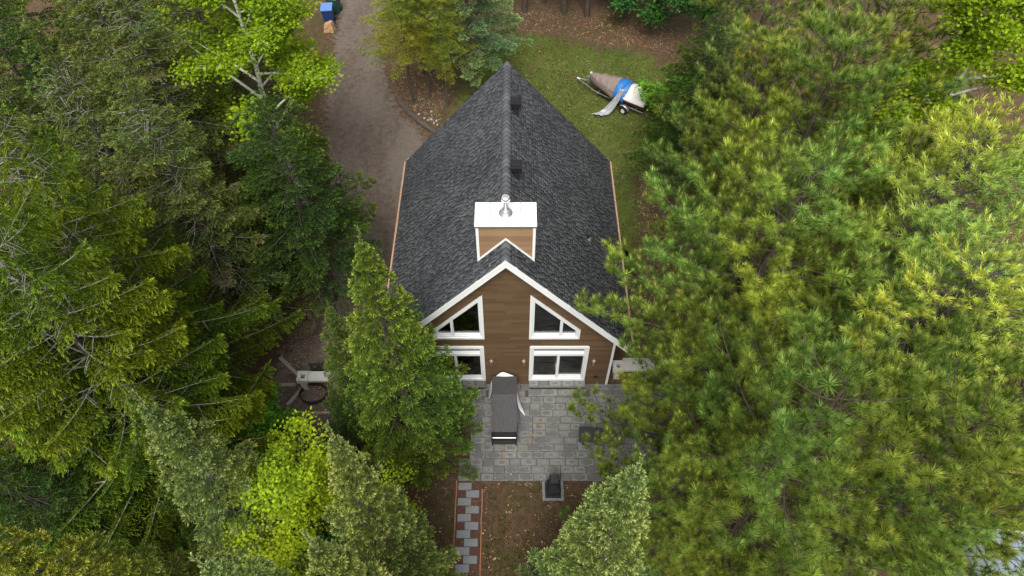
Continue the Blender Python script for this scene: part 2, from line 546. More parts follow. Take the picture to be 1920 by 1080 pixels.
# ------------------------------------------------------------------ ground, driveway, lawn
def smooth_poly(pts, n=140):
    """closed Catmull-Rom through the points"""
    P = np.array(pts, float)
    m = len(P)
    res = []
    for t in np.linspace(0, m, n, endpoint=False):
        i = int(t); f = t - i
        p0, p1, p2, p3 = P[(i - 1) % m], P[i % m], P[(i + 1) % m], P[(i + 2) % m]
        res.append(.5 * ((2 * p1) + (-p0 + p2) * f + (2 * p0 - 5 * p1 + 4 * p2 - p3) * f * f + (-p0 + 3 * p1 - 3 * p2 + p3) * f ** 3))
    return np.array(res)

def area_sheet(name, pts, z, mat, margin_in, margin_out, seed):
    rng = np.random.default_rng(seed)
    C = smooth_poly(pts)
    if np.sum(C[:, 0] * np.roll(C[:, 1], -1) - np.roll(C[:, 0], -1) * C[:, 1]) < 0:
        C = C[::-1]
    T = np.roll(C, -1, 0) - np.roll(C, 1, 0)
    T /= np.linalg.norm(T, axis=1)[:, None]
    Nn = np.stack([-T[:, 1], T[:, 0]], 1)
    n = len(C)
    j = rng.normal(0, .06, n)[:, None]
    O = C - Nn * (margin_out + j)
    I = C + Nn * (margin_in + j)
    bm = bmesh.new()
    lay = bm.verts.layers.float.new('w')
    vo = [bm.verts.new((p[0], p[1], z)) for p in O]
    vi = [bm.verts.new((p[0], p[1], z)) for p in I]
    for v in vo: v[lay] = 0.0
    for v in vi: v[lay] = 1.0
    for k in range(n):
        q = (k + 1) % n
        bm.faces.new((vo[k], vo[q], vi[q], vi[k]))
    f = bm.faces.new(vi)
    bmesh.ops.triangulate(bm, faces=[f])
    o = bm_obj(name, bm, mat)
    for p in o.data.polygons:
        if p.normal.z < 0:
            o.data.flip_normals(); break
    return tag(o, kind='structure'), C

bm = bmesh.new()
v = [bm.verts.new((x, y, 0)) for x, y in ((-900, -900), (900, -900), (900, 900), (-900, 900))]
bm.faces.new(v)
tag(bm_obj('ground', bm, M['ground']), kind='structure')
DRIVE = [(-9.8, 44), (-7.2, 44), (-7.2, 25), (-6.7, 20), (-6.0, 17.3), (-5.2, 15.2), (-4.2, 13.9), (-3.5, 12.0), (-3.6, 8.0),
         (-4.3, 4.0), (-5.4, 1.6), (-6.0, -1.6), (-6.6, -3.4), (-7.7, -3.2), (-8.6, -.5), (-8.3, 1.6), (-7.3, 4.5), (-7.4, 8), (-8.4, 11.7), (-9.2, 15.6), (-9.4, 20), (-9.8, 26)]
area_sheet('driveway', DRIVE, .004, M['drive'], .55, .35, 3)
LAWN = [(-2.6, 15.5), (-1.0, 11.0), (2, 10.0), (4.6, 5.0), (5.6, 5.5), (6.0, 10.4), (8.2, 12.5), (8.7, 16), (8.3, 19.0), (6.5, 20.2), (4.0, 20.9), (1.3, 21.9), (-.6, 21.4), (-2.2, 18.5)]
_, LAWN_C = area_sheet('lawn', LAWN, .009, M['lawn'], .9, .5, 4)
FRONT = [(-.6, -4.0), (1.0, -3.9), (2.6, -4.3), (3.4, -6.0), (3.0, -8.5), (.8, -9.5), (-.5, -8.2), (-.7, -6)]

# ------------------------------------------------------------------ house
HW, RIDGE, EX, EZ = 3.53, 7.6, 4.05, 3.0        # half width, ridge height, eave x and z
YF, YB = -.42, 8.45                             # roof front and back
SL = (RIDGE - EZ) / EX
WALL_B = 8.05
house = empty('house', (0, 0, 0))
tag(house, 'brown wooden chalet with steep dark grey shingle roof and white trim', 'house')

def gable_x(z, top=RIDGE - .28):
    return min(HW, max(0.0, (top - z) / SL))

UP = [(.72, 3.06), (2.36, 3.06), (2.36, 3.57), (.72, 5.45)]
LO = [(.76, .36), (2.74, .36), (2.74, 2.57), (.76, 2.57)]
def mirror(poly):
    return [(-x, z) for x, z in poly][::-1]
OPEN = [UP, mirror(UP), LO, mirror(LO)]

def span(poly, z):
    z0, z1 = min(p[1] for p in poly), max(p[1] for p in poly)
    z = min(max(z, z0 + 1e-4), z1 - 1e-4)
    xs = []
    for a, b in zip(poly, poly[1:] + poly[:1]):
        if (a[1] - z) * (b[1] - z) <= 0 and abs(a[1] - b[1]) > 1e-9:
            xs.append(a[0] + (b[0] - a[0]) * (z - a[1]) / (b[1] - a[1]))
    return min(xs), max(xs)

def courses(z0, z1, step, half, openings):
    """trapezoid pieces ((xa0,xb0,xa1,xb1),z,zt) of horizontal boards round the openings"""
    z = z0
    res = []
    while z < z1 - .02:
        zt = min(z + step, z1)
        h0, h1 = half(z), half(zt)
        if h0 < .04: break
        cuts = []
        for op in openings:
            a0, a1 = min(p[1] for p in op) + .03, max(p[1] for p in op) - .03
            lo, hi = max(z, a0), min(zt, a1)
            if hi - lo > .01:
                s0, s1 = span(op, lo), span(op, hi)
                cuts.append((s0[0] + .03, s0[1] - .03, s1[0] + .03, s1[1] - .03))
        cuts.sort()
        L0, L1 = -h0, -h1
        for c in cuts:
            res.append(((L0, c[0], L1, c[2]), z, zt))
            L0, L1 = c[1], c[3]
        res.append(((L0, h0, L1, h1), z, zt))
        z = zt
    return res

def board_obj(name, q, z, zt, y, mat, parent, lap=.02):
    (a0, b0, a1, b1) = q
    cx = (a0 + b0) / 2
    bm = bmesh.new()
    t = .006
    g = .006
    P = [(a0, y - lap, z + g), (b0, y - lap, z + g), (b1, y - t, zt), (a1, y - t, zt), (a0, y + .012, z + g), (b0, y + .012, z + g), (b1, y + .012, zt), (a1, y + .012, zt)]
    V = [bm.verts.new((p[0] - cx, p[1], p[2] - z)) for p in P]
    for f in ((0, 1, 2, 3), (5, 4, 7, 6), (4, 5, 1, 0), (3, 2, 6, 7), (4, 0, 3, 7), (1, 5, 6, 2)):
        bm.faces.new([V[i] for i in f])
    return bm_obj(name, bm, mat, parent, (cx, 0, z))

# front wall: backing slab with the same openings, boards on it
wallo = None
bm = bmesh.new()
pieces = courses(0.0, 7.3, .125, gable_x, OPEN)
for (a0, b0, a1, b1), z, zt in pieces:
    pts = [(a0, z), (b0, z), (b1, zt), (a1, zt)]
    if b1 - a1 < .01: pts = pts[:3]
    prism(bm, pts, 'y', .014, .16)
front = bm_obj('wall', bm, M['siding'], house)
for q, z, zt in pieces:
    if q[1] - q[0] < .02: continue
    # long boards are butted at staggered joints
    cuts = [0.0, 1.0]
    if q[1] - q[0] > 1.3 and q[3] - q[2] > 1.0:
        cuts = [0.0] + sorted({.18 + .6 * random.Random(int(z * 1000) + k).random() for k in range(2 if q[1] - q[0] > 3 else 1)}) + [1.0]
    for f0, f1 in zip(cuts, cuts[1:]):
        e0, e1 = (.002 if f0 > 0 else 0), (.002 if f1 < 1 else 0)
        board_obj('board', (q[0] + (q[1] - q[0]) * f0 + e0, q[0] + (q[1] - q[0]) * f1 - e1, q[2] + (q[3] - q[2]) * f0 + e0, q[2] + (q[3] - q[2]) * f1 - e1), z, zt, 0.0, M['siding'], front)
# side and back walls with lapped boards (under the eaves)
for s in (-1, 1):
    bm = bmesh.new()
    add_box(bm, min(s * HW, s * (HW - .15)), max(s * HW, s * (HW - .15)), .165, WALL_B, 0, 3.35)
    w = bm_obj('wall', bm, M['siding'], house)
    for k in range(27):
        z = k * .125
        bm = bmesh.new()
        x0, x1, x2 = s * (HW + .002), s * (HW + .022), s * (HW + .006)
        P = [(x1, .0, z + .006), (x1, WALL_B, z + .006), (x2, WALL_B, z + .125), (x2, .0, z + .125), (x0, .0, z + .006), (x0, WALL_B, z + .006), (x0, WALL_B, z + .125), (x0, .0, z + .125)]
        V = [bm.verts.new(p) for p in P]
        for f in ((0, 1, 2, 3), (5, 4, 7, 6), (4, 5, 1, 0), (3, 2, 6, 7), (4, 0, 3, 7), (1, 5, 6, 2)):
            bm.faces.new([V[i] for i in f])
        bm_obj('board', bm, M['siding'], w)
    box('corner_board', min(s * (HW - .02), s * (HW + .06)), max(s * (HW - .02), s * (HW + .06)), -.045, .12, .02, 3.3, M['white'], house)
bm = bmesh.new()
prism(bm, [(-HW, 0), (HW, 0), (HW, 3.3), (0, 7.3), (-HW, 3.3)], 'y', WALL_B + .002, WALL_B + .12)
bm_obj('wall', bm, M['siding'], house)
# rooms seen through the glass
prism_obj('inner_floor', [(-HW + .2, .2), (HW - .2, .2), (HW - .2, 7.9), (-HW + .2, 7.9)], 'z', .2, .33, M['inner_floor'], house)
prism_obj('partition', [(-3.3, .34), (3.3, .34), (3.3, 3.4), (0, 7.1), (-3.3, 3.4)], 'y', 2.9, 3.0, M['inner_wall'], house)
box('foundation', -HW + .02, HW - .02, .02, WALL_B - .02, -.1, .19, M['concrete'], house)

# windows and doors
def bar(name, x0, x1, z0, z1, y0, y1, mat, parent):
    return box(name, x0, x1, y0, y1, z0, z1, mat, parent)

for side in (1, -1):
    f = (lambda p: p) if side == 1 else mirror
    # upper trapezoid window
    w = bm_obj('window', (lambda b: (ring(b, f(UP), inset(f(UP), .085), -.05, .012), b)[1])(bmesh.new()), M['white'], house)
    fr = bm_obj('frame', (lambda b: (ring(b, inset(f(UP), .087), inset(f(UP), .15), -.012, .13), b)[1])(bmesh.new()), M['vinyl'], w)
    I = inset(UP, .15)
    xm = 1.74
    zt = span([(.0, 0), (0, 0)], 0)[0] if False else None
    def top_at(x):
        a, b = I[3], I[2]
        return a[1] + (b[1] - a[1]) * (x - a[0]) / (b[0] - a[0])
    mul = [(xm - .045, I[0][1]), (xm + .045, I[0][1]), (xm + .045, top_at(xm + .045)), (xm - .045, top_at(xm - .045))]
    prism_obj('mullion', f(mul), 'y', -.008, .125, M['vinyl'], w)
    p1 = [I[0], (xm - .047, I[0][1]), (xm - .047, top_at(xm - .047)), I[3]]
    p2 = [(xm + .047, I[0][1]), I[1], I[2], (xm + .047, top_at(xm + .047))]
    for p in (p1, p2):
        prism_obj('pane', f(p), 'y', .08, .084, M['glass'], w)
        sillp = [(p[0][0], p[0][1]), (p[1][0], p[1][1]), (p[1][0], p[1][1] + .05), (p[0][0], p[0][1] + .05)]
        prism_obj('sill', f(sillp), 'y', .01, .078, M['vinyl'], w)
    # patio door with transom
    d = bm_obj('patio_door', (lambda b: (ring(b, f(LO), inset(f(LO), .1), -.05, .012), b)[1])(bmesh.new()), M['white'], house)
    bm = bmesh.new()
    ring(bm, inset(f(LO), .102), inset(f(LO), .15), -.012, .13)
    bm_obj('frame', bm, M['vinyl'], d)
    x0, x1 = .91, 2.59
    def mx(a, b):
        return (a, b) if side == 1 else (-b, -a)
    a, b = mx(x0, x1)
    bar('transom_bar', a, b, 2.0, 2.13, -.03, .13, M['white'], d)
    bar('transom_pane', a, b, 2.13, 2.42, .08, .084, M['glass'], d)
    bar('transom_sill', a, b, 2.132, 2.16, .0, .078, M['vinyl'], d)
    a, b = mx(1.70, 1.79)
    bar('meeting_stile', a, b, .512, 1.998, -.006, .12, M['white'], d)
    for (xa, xb, yy) in ((x0, 1.70, .05), (1.79, x1, .085)):
        a, b = mx(xa, xb)
        bar('pane', a, b, .55, 1.998, yy, yy + .004, M['glass'], d)
        bar('bottom_rail', a, b, .512, .58, yy - .03, yy + .035, M['vinyl'], d)
    a, b = mx(1.66, 1.685)
    bar('handle', a, b, 1.1, 1.35, -.05, .045, M['steel'], d)

# wall lamps, wall vent
for x in (-.53, .57, 2.95):
    l = box('wall_lamp', x - .05, x + .05, -.04, -.022, 1.55, 1.83, M['bronze'], house)
    bm = bmesh.new()
    lathe(bm, [(.03, 1.5), (.045, 1.52), (.045, 1.78), (.02, 1.8)], x, -.1, 10)
    bm_obj('lamp_glass', bm, M['bronze'], l)
    bm = bmesh.new()
    lathe(bm, [(.085, 1.79), (.09, 1.805), (.05, 1.85), (.01, 1.87)], x, -.1, 12)
    bm_obj('lamp_hood', bm, M['bronze'], l)
bm = bmesh.new()
sweep(bm, [(3.12, -.022, .62), (3.12, -.07, .62)], .06, 12)
bm_obj('wall_vent', bm, M['black'], house)

# roof slabs
roof = empty('roof', (0, 0, 0)); roof.parent = house
TH = .16
nrm = Vector((SL, 0, 1)).normalized()
for s in (-1, 1):
    pts = [(0, RIDGE - .022), (s * (EX - .012), EZ - .008), (s * (EX - .012), EZ - .008 - TH), (0, RIDGE - .03 - TH * 1.5)]
    prism_obj('roof_deck', pts, 'y', YF + .05, YB - .03, M['black_rough'], roof)
    # rake fascia, front and back, in two steps
    for (y0, y1) in ((YF, YF + .045), (YB - .028, YB + .01)):
        q = [(0, RIDGE - .018), (s * (EX + .02), EZ - .02), (s * (EX + .02), EZ - .36), (0, RIDGE - .36)]
        prism_obj('rake_board', q, 'y', y0, y1, M['white'], roof)
    q = [(0, RIDGE - .012), (s * (EX + .02), EZ - .012), (s * (EX + .02), EZ - .14), (0, RIDGE - .14)]
    prism_obj('drip_board', q, 'y', YF - .03, YF - .002, M['white'], roof)
    # soffit under the overhang
    q = [(0, RIDGE - .31), (s * EX, EZ - .31), (s * EX, EZ - .33), (0, RIDGE - .33)]
    prism_obj('soffit', q, 'y', YF + .047, -.03, M['white'], roof)
    xa, xb = sorted((s * (EX - .01), s * (EX + .02)))
    box('eave_board', xa, xb, YF + .047, YB - .03, EZ - .2, EZ + .0, M['cedar'], roof)
    xa, xb = sorted((s * (EX + .021), s * (EX + .075)))
    box('gutter', xa, xb, YF + .02, YB - .03, EZ - .12, EZ - .0, M['cedar'], roof)

# shingles: tabs laid in courses on both slopes
EXPO = .118
slope_len = math.hypot(EX, RIDGE - EZ) + .03
ncourse = int(slope_len / EXPO) + 1
rng = np.random.default_rng(11)
camv = np.array([.17, -12.27, 22.05])
tabs = []
for s in (-1, 1):
    down = np.array([s * EX, 0, -(RIDGE - EZ)]); down /= np.linalg.norm(down)
    nr = np.array([s * (RIDGE - EZ), 0, EX]); nr /= np.linalg.norm(nr)
    for c in range(ncourse):
        v0 = slope_len - (c + 1) * EXPO
        if v0 < -.05: break
        y = YF - .028 + rng.uniform(-.3, 0)
        while y < YB:
            wv = rng.integers(0, 4)
            wd = (.08, .12, .17, .23)[wv]
            thick = rng.random() < .55
            if y + wd > YF - .02:
                ya, yb = max(y, YF - .028), min(y + wd, YB + .008)
                if yb - ya > .03:
                    # skip tabs that lie inside the chimney
                    xx = abs(down[0] * v0)
                    if not (ya > .3 and yb < 1.0 and xx < .7):
                        tabs.append((s, v0, ya, yb, thick, rng.random()))
            y += wd
def tab_geo(s, v0, ya, yb, thick):
    down = np.array([s * EX, 0, -(RIDGE - EZ)]); down /= np.linalg.norm(down)
    nr = np.array([s * (RIDGE - EZ), 0, EX]); nr /= np.linalg.norm(nr)
    o = np.array([0, 0, RIDGE])
    hi = .017 if thick else .01
    g = .002
    def P(v, y, h): return o + down * v + nr * h + np.array([0, y, 0])
    v1 = v0 + EXPO
    V = [P(v0, ya + g, -.004), P(v0, yb - g, -.004), P(v1, ya + g, hi), P(v1, yb - g, hi), P(v1, ya + g, -.02), P(v1, yb - g, -.02), P(v0, ya + g, -.02), P(v0, yb - g, -.02)]
    F = [(0, 2, 3, 1), (2, 4, 5, 3), (0, 6, 4, 2), (1, 3, 5, 7)] if s > 0 else [(0, 1, 3, 2), (2, 3, 5, 4), (0, 2, 4, 6), (1, 7, 5, 3)]
    return np.array(V), F
def tab_shade(thick, r):
    return (.42 + .56 * r) if thick else (.02 + .4 * r)
dist = [np.linalg.norm(tab_geo(*t[:5])[0].mean(0) - camv) for t in tabs]
order = np.argsort(dist)
solo = set(order[:300].tolist())
AV, AF, AR = [], [], []
nv = 0
for i, t in enumerate(tabs):
    V, F = tab_geo(*t[:5])
    if i in solo:
        c = V.mean(0)
        me = np_mesh('shingle', V - c, F, M['shingle'], {'rnd': np.full(8, tab_shade(t[4], t[5])), 'solo': np.zeros(8)})
        link('shingle', me, roof, tuple(c))
    else:
        AV.append(V); AF.append(np.array(F) + nv); nv += 8
        AR.append(np.full(8, tab_shade(t[4], t[5])))
AV = np.concatenate(AV)
me = np_mesh('shingles', AV, np.concatenate(AF), M['shingle'], {'rnd': np.concatenate(AR), 'solo': np.zeros(len(AV))})
tag(link('shingles', me, roof), kind='stuff')
# ridge caps, overlapping from the back
y = YB
k = 0
while y > YF - .03:
    ya = max(y - .2, YF - .03)
    w = .15
    hi, lo = .045, .03
    if not (.28 < (y + ya) / 2 < 1.0):
        V = []
        for yy, h in ((ya - .05 if ya > YF else ya, hi + .012), (y, lo)):
            for x in (-w, 0, w):
                V.append((x, yy, RIDGE - abs(x) * SL + h))
            for x in (-w, 0, w):
                V.append((x, yy, RIDGE - abs(x) * SL + h - .03))
        F = [(0, 1, 7, 6), (1, 2, 8, 7), (3, 9, 10, 4), (4, 10, 11, 5), (0, 3, 4, 1), (1, 4, 5, 2), (0, 6, 9, 3), (2, 5, 11, 8), (6, 7, 10, 9), (7, 8, 11, 10)]
        me = np_mesh('ridge_cap', V, F, M['shingle'], {'rnd': np.full(12, random.Random(k).choice([.2, .35, .12, .45])), 'solo': np.zeros(12)})
        link('ridge_cap', me, roof)
    y = ya
    k += 1

# chimney
ch = empty('chimney', (0, 0, 0)); ch.parent = house
CX, CY0, CY1, CZ = .80, .26, 1.06, 8.16
def roof_z(x): return RIDGE - abs(x) * SL
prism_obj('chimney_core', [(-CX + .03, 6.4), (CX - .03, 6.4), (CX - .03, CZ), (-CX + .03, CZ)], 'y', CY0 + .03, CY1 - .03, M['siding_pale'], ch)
z = 6.62
while z < CZ - .01:
    zt = min(z + .115, CZ)
    xin0 = max(0.0, (RIDGE + .03 - z) / SL); xin1 = max(0.0, (RIDGE + .03 - zt) / SL)
    xo = CX - .06
    def seg(a0, b0, a1, b1):
        if b0 - a0 < .01 and b1 - a1 < .01: return
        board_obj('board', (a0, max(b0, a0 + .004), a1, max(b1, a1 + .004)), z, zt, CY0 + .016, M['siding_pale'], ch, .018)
    if xin1 > .01:
        if xin0 < xo or xin1 < xo:
            i0, i1 = min(xin0, xo), min(xin1, xo)
            seg(i0, xo, i1, xo)
            seg(-xo, -i0, -xo, -i1)
    else:
        seg(-xo, xo, -xo, xo)
    z = zt
for s in (-1, 1):
    xa, xb = sorted((s * (CX - .06), s * (CX + .015)))
    zb = roof_z(CX)
    prism_obj('corner_trim', [(xa, zb - .03), (xb, zb - .03), (xb, CZ), (xa, CZ)], 'y', CY0 - .015, CY0 + .06, M['white'], ch)
    q = [(0, RIDGE + .1), (0, RIDGE + .035), (s * (CX - .061), roof_z(CX - .061) + .035), (s * (CX - .061), roof_z(CX - .061) + .1)]
    prism_obj('flashing', q, 'y', CY0 - .03, CY0 + .012, M['white'], ch)
    xa, xb = sorted((s * (CX - .03), s * (CX - .01)))
    bm = bmesh.new()
    add_box(bm, xa, xb, CY0 + .062, CY1 - .02, 6.5, CZ)
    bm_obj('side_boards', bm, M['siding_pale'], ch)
box('cap_plate', -CX - .04, CX + .04, CY0 - .05, CY1 + .04, CZ, CZ + .045, M['steel'], ch)
for i, (a, b) in enumerate(((-CX - .042, -.418), (-.406, .40), (.412, CX + .042))):
    box('cap_panel', a, b, CY0 - .053, CY1 + .042, CZ + .047, CZ + .07, M['cap_white'], ch, .004)
bm = bmesh.new()
FY = .70
lathe(bm, [(.19, CZ + .07), (.19, CZ + .085), (.135, CZ + .1), (.12, CZ + .2), (.1, CZ + .22)], 0, FY, 24)
bm_obj('storm_collar', bm, M['steel'], ch, smooth=True)
bm = bmesh.new()
lathe(bm, [(.075, CZ + .2), (.075, CZ + .52), (.09, CZ + .53), (.09, CZ + .56)], 0, FY, 24)
bm_obj('flue_pipe', bm, M['chrome'], ch, smooth=True)
bm = bmesh.new()
lathe(bm, [(.1, CZ + .55), (.125, CZ + .57), (.128, CZ + .66), (.12, CZ + .69), (.06, CZ + .72), (.01, CZ + .725)], 0, FY, 24)
bm_obj('flue_cap', bm, M['chrome'], ch, smooth=True)

# box vents beside the ridge
for vy in (3.12, 6.1):
    rv = empty('roof_vent', (.30, vy, 0)); rv.parent = house
    zt = RIDGE + .2
    bm = bmesh.new()
    prism(bm, [(-.1, RIDGE - .3 * SL + .1 * SL - .06), (.1, RIDGE - .3 * SL - .1 * SL - .06), (.1, zt - .18), (-.1, zt - .18)], 'y', -.1, .1)
    bm_obj('neck', bm, M['black'], rv)
    for k in range(3):
        e = .16 + .004 * k
        box('louvre', -e, e, -e - .01, e + .01, zt - .2 + k * .047, zt - .168 + k * .047, M['vent_black'], rv)
    box('louvre_core', -.14, .14, -.14, .14, zt - .195, zt - .06, M['black'], rv)
    box('vent_lid', -.185, .185, -.195, .195, zt - .06, zt - .02, M['vent_black'], rv, .008)
    box('lid_crown', -.12, .12, -.12, .12, zt - .019, zt + .006, M['vent_black'], rv, .006)
# plumbing vent on the right slope
px, py = 2.72, 3.0
bm = bmesh.new()
sweep(bm, [(px, py, roof_z(px) - .05), (px, py, roof_z(px) + .26)], .05, 10)
pv = bm_obj('plumbing_vent', bm, M['black'], house)
bm = bmesh.new()
sweep(bm, [(px, py, roof_z(px) - .05), (px + .02, py, roof_z(px) + .06)], [.12, .065], 10)
bm_obj('boot', bm, M['steel'], pv)

# ------------------------------------------------------------------ patio, steps, path
rng = random.Random(5)
def chamfer_block(lx, ly, h, c=.012):
    bm = bmesh.new()
    a, b = lx / 2, ly / 2
    jit = lambda: rng.uniform(-.006, .006)
    low = [bm.verts.new((x, y, 0)) for x, y in ((-a, -b), (a, -b), (a, b), (-a, b))]
    mid = [bm.verts.new((x + jit(), y + jit(), h - c)) for x, y in ((-a, -b), (a, -b), (a, b), (-a, b))]
    top = [bm.verts.new((x + jit() * .5, y + jit() * .5, h)) for x, y in ((-a + c, -b + c), (a - c, -b + c), (a - c, b - c), (-a + c, b - c))]
    for A, B in ((low, mid), (mid, top)):
        for i in range(4):
            bm.faces.new((A[i], A[(i + 1) % 4], B[(i + 1) % 4], B[i]))
    bm.faces.new(top)
    me = bpy.data.meshes.new('paver')
    bmesh.ops.recalc_face_normals(bm, faces=bm.faces[:])
    bm.to_mesh(me); bm.free()
    me.materials.append(M['paver'])
    return me
def block_set(ly, lens, h):
    return {L: [chamfer_block(L - .012, ly - .012, h) for _ in range(3)] for L in lens}

patio = prism_obj('patio', [(-1.25, -2.97), (-1.6, -2.97), (-1.6, -3.62), (5.6, -3.62), (5.6, -.01), (-3.5, -.01), (-3.5, -.78), (-1.25, -.78)], 'z', -.05, .014, M['sand'])
tag(patio, kind='structure')
PL = block_set(.258, (.36, .44, .53), .045)
y = -.01
row = 0
while y > -3.6:
    yc = y - .129
    x = -3.5 if yc > -.78 else (-1.25 if yc > -2.97 else -1.6)
    x += 0
    first = True
    while x < 5.6:
        L = rng.choice((.36, .44, .44, .53))
        if first and row % 2: L = .36
        first = False
        if yc < -.55 or not (.72 < x + L / 2 < 2.8 or -2.8 < x + L / 2 < -.72):
            o = link('paver', rng.choice(PL[L]), patio, (x + L / 2, yc, .012 + rng.uniform(-.003, .003)))
            o.rotation_euler = (R(rng.uniform(-.4, .4)), R(rng.uniform(-.4, .4)), R(rng.uniform(-.5, .5)) + (math.pi if rng.random() < .5 else 0))
            if -.62 < x + L / 2 < -.2 and -2.7 < yc < -2.35 or .15 < x + L / 2 < .55 and -2.7 < yc < -2.35:
                o.material_slots[0].link = 'OBJECT'
                o.material_slots[0].material = M['stain']
        x += L
    y -= .258
    row += 1

SL2 = block_set(.27, (.36, .46, .58), .1)
for s, lab in ((1, 'two grey paver block steps below the right patio door'), (-1, 'two grey paver block steps below the left patio door')):
    st = empty('doorstep', (s * 1.77, 0, 0))
    tag(st, lab, 'steps', 'steps below the patio doors')
    box('step_base', -.97, .97, -.24, -.03, .05, .245, M['sand'], st)  # dark tone puts the riser shadow under the step blocks into the colour
    box('step_base', -.99, .99, -.52, -.272, .05, .085, M['sand'], st)
    for (yc, z0, W) in ((-.15, .25, 1.01), (-.425, .088, 1.03)):
        x = -W
        while x < W - .2:
            L = min([.36, .46, .58], key=lambda q: abs(q - rng.choice((.36, .46, .58))))
            if x + L > W - .2: L = None
            if L is None:
                rem = W - x
                me = chamfer_block(rem - .012, .27 - .012, .1)
                link('block', me, st, (x + rem / 2, yc, z0)); break
            link('block', rng.choice(SL2[L]), st, (x + L / 2, yc, z0))
            x += L

# stepping slab path
path = prism_obj('path', [(-1.6, -3.66), (-.84, -3.66), (-.84, -6.6), (-1.6, -6.6)], 'z', -.03, .02, M['mulch'])
tag(path, kind='structure')
for k in range(11):
    x = -1.36 if k % 2 == 0 else -1.11
    o = box('slab', -.215, .215, -.12, .12, 0, .045, M['slate'], path, .01)
    o.location = (x + rng.uniform(-.01, .01), -3.80 - k * .258, .012)
    o.rotation_euler = (0, 0, R(rng.uniform(-1.5, 1.5)))
for (x, y0, y1, lab) in ((-1.64, -3.62, -6.6, 'thin rusty edging strip on the left side of the slab path'), (-.80, -3.9, -6.6, 'thin rusty edging strip on the right side of the slab path')):
    bm = bmesh.new()
    n = 8
    P = [(x + rng.uniform(-.008, .008), y0 + (y1 - y0) * i / n) for i in range(n + 1)]
    for a, b in zip(P, P[1:]):
        prism(bm, [(a[0] - .018, a[1]), (a[0] + .018, a[1]), (b[0] + .018, b[1] + .004), (b[0] - .018, b[1] + .004)], 'z', -.02, .085)
    tag(bm_obj('edging_strip', bm, M['rust_edge']), lab, 'edging')

# ------------------------------------------------------------------ things on the patio
g = empty('covered_grill', (-.09, -1.3, .06))
tag(g, 'long barbecue under a grey ribbed cover with black front and steel bar', 'barbecue')
box('body', -.40, .40, -.98, .93, .12, .93, M['black_rough'], g)
bm = bmesh.new()
# ribbed front lid, slightly sagging
nx, ny = 24, 8
rows = []
for j in range(ny + 1):
    yy = -1.03 + 1.38 * j / ny
    rows.append([bm.verts.new((-.425 + .85 * i / nx, yy, .955 + (.008 if i % 2 else 0) - .012 * math.sin(math.pi * i / nx) + .006 * math.sin(j * 1.7))) for i in range(nx + 1)])
for a, b in zip(rows, rows[1:]):
    for i in range(nx):
        bm.faces.new((a[i], a[i + 1], b[i + 1], b[i]))
o = bm_obj('ribbed_cover', bm, M['ribbed'], g)
sm = o.modifiers.new('thickness', 'SOLIDIFY'); sm.thickness = .02; sm.offset = -1
bm = bmesh.new()
prism(bm, [(.345, .958), (1.02, 1.0), (1.02, .9), (.345, .93)], 'x', -.42, .42)
bm_obj('rear_cover', bm, M['mesh_dark'], g)
for s in (-1, 1):
    xa, xb = sorted((s * .402, s * .418))
    box('side_skirt', xa, xb, -.99, 1.0, .3, .93, M['mesh_dark'], g)
box('front_panel', -.41, .41, -1.0, -.982, .1, .9, M['black'], g)
box('front_shelf', -.39, .39, -1.1, -1.002, .14, .2, M['black'], g)
for s in (-1, 1):
    xa, xb = sorted((s * .385, s * .42))
    box('front_post', xa, xb, -1.1, -1.002, .0, .93, M['black'], g)
bm = bmesh.new()
sweep(bm, [(-.384, -1.06, .55), (.384, -1.06, .55)], .018, 8)
bm_obj('steel_bar', bm, M['silverbar'], g)
for sx in (-1, 1):
    for sy in (-.9, .85):
        bm = bmesh.new()
        sweep(bm, [(sx * .36, sy, -.01), (sx * .36, sy, .12)], .03, 8)
        bm_obj('leg', bm, M['black'], g)

def drape(name, P, mat, parent=None, thick=.008, sub=2):
    """P: grid of points"""
    bm = bmesh.new()
    rows = [[bm.verts.new(p) for p in r] for r in P]
    for a, b in zip(rows, rows[1:]):
        for i in range(len(a) - 1):
            bm.faces.new((a[i], a[i + 1], b[i + 1], b[i]))
    o = bm_obj(name, bm, mat, parent, smooth=True)
    s = o.modifiers.new('smooth', 'SUBSURF'); s.levels = sub; s.render_levels = sub
    s = o.modifiers.new('thickness', 'SOLIDIFY'); s.thickness = thick
    return o
ws = empty('plastic_sheet', (-.1, -.2, .06))
tag(ws, 'crumpled white plastic sheet hanging round the back of the barbecue', 'sheet')
drape('sheet_back', [[(-.40, -.12, .62), (-.2, -.1, .95), (-.05, -.09, 1.02), (.1, -.11, .96), (.3, -.1, .92)],
                     [(-.43, -.1, .75), (-.22, -.03, 1.1), (-.06, .02, 1.24), (.1, -.02, 1.17), (.33, -.06, 1.05)],
                     [(-.44, .0, .6), (-.24, .06, .9), (-.06, .1, 1.0), (.12, .08, .9), (.34, .02, .85)],
                     [(-.42, .02, .3), (-.24, .1, .4), (-.05, .13, .35), (.12, .11, .3), (.33, .06, .3)]], M['cloth_white'], ws)
drape('sheet_left', [[(-.44, .0, .62), (-.44, -.2, .82), (-.44, -.5, .7)], [(-.5, .02, .4), (-.53, -.22, .5), (-.49, -.55, .4)], [(-.5, .0, .1), (-.58, -.25, .12), (-.56, -.5, .06)]], M['cloth_white'], ws)
drape('sheet_right', [[(.45, -.42, .5), (.46, -.6, .62), (.45, -.8, .45)], [(.5, -.5, .3), (.53, -.68, .3), (.52, -.95, .22)], [(.55, -.72, .12), (.66, -.85, .12), (.64, -1.02, .1)], [(.62, -1.0, .02), (.73, -1.02, .06), (.74, -1.12, .02)]], M['cloth_white'], ws)

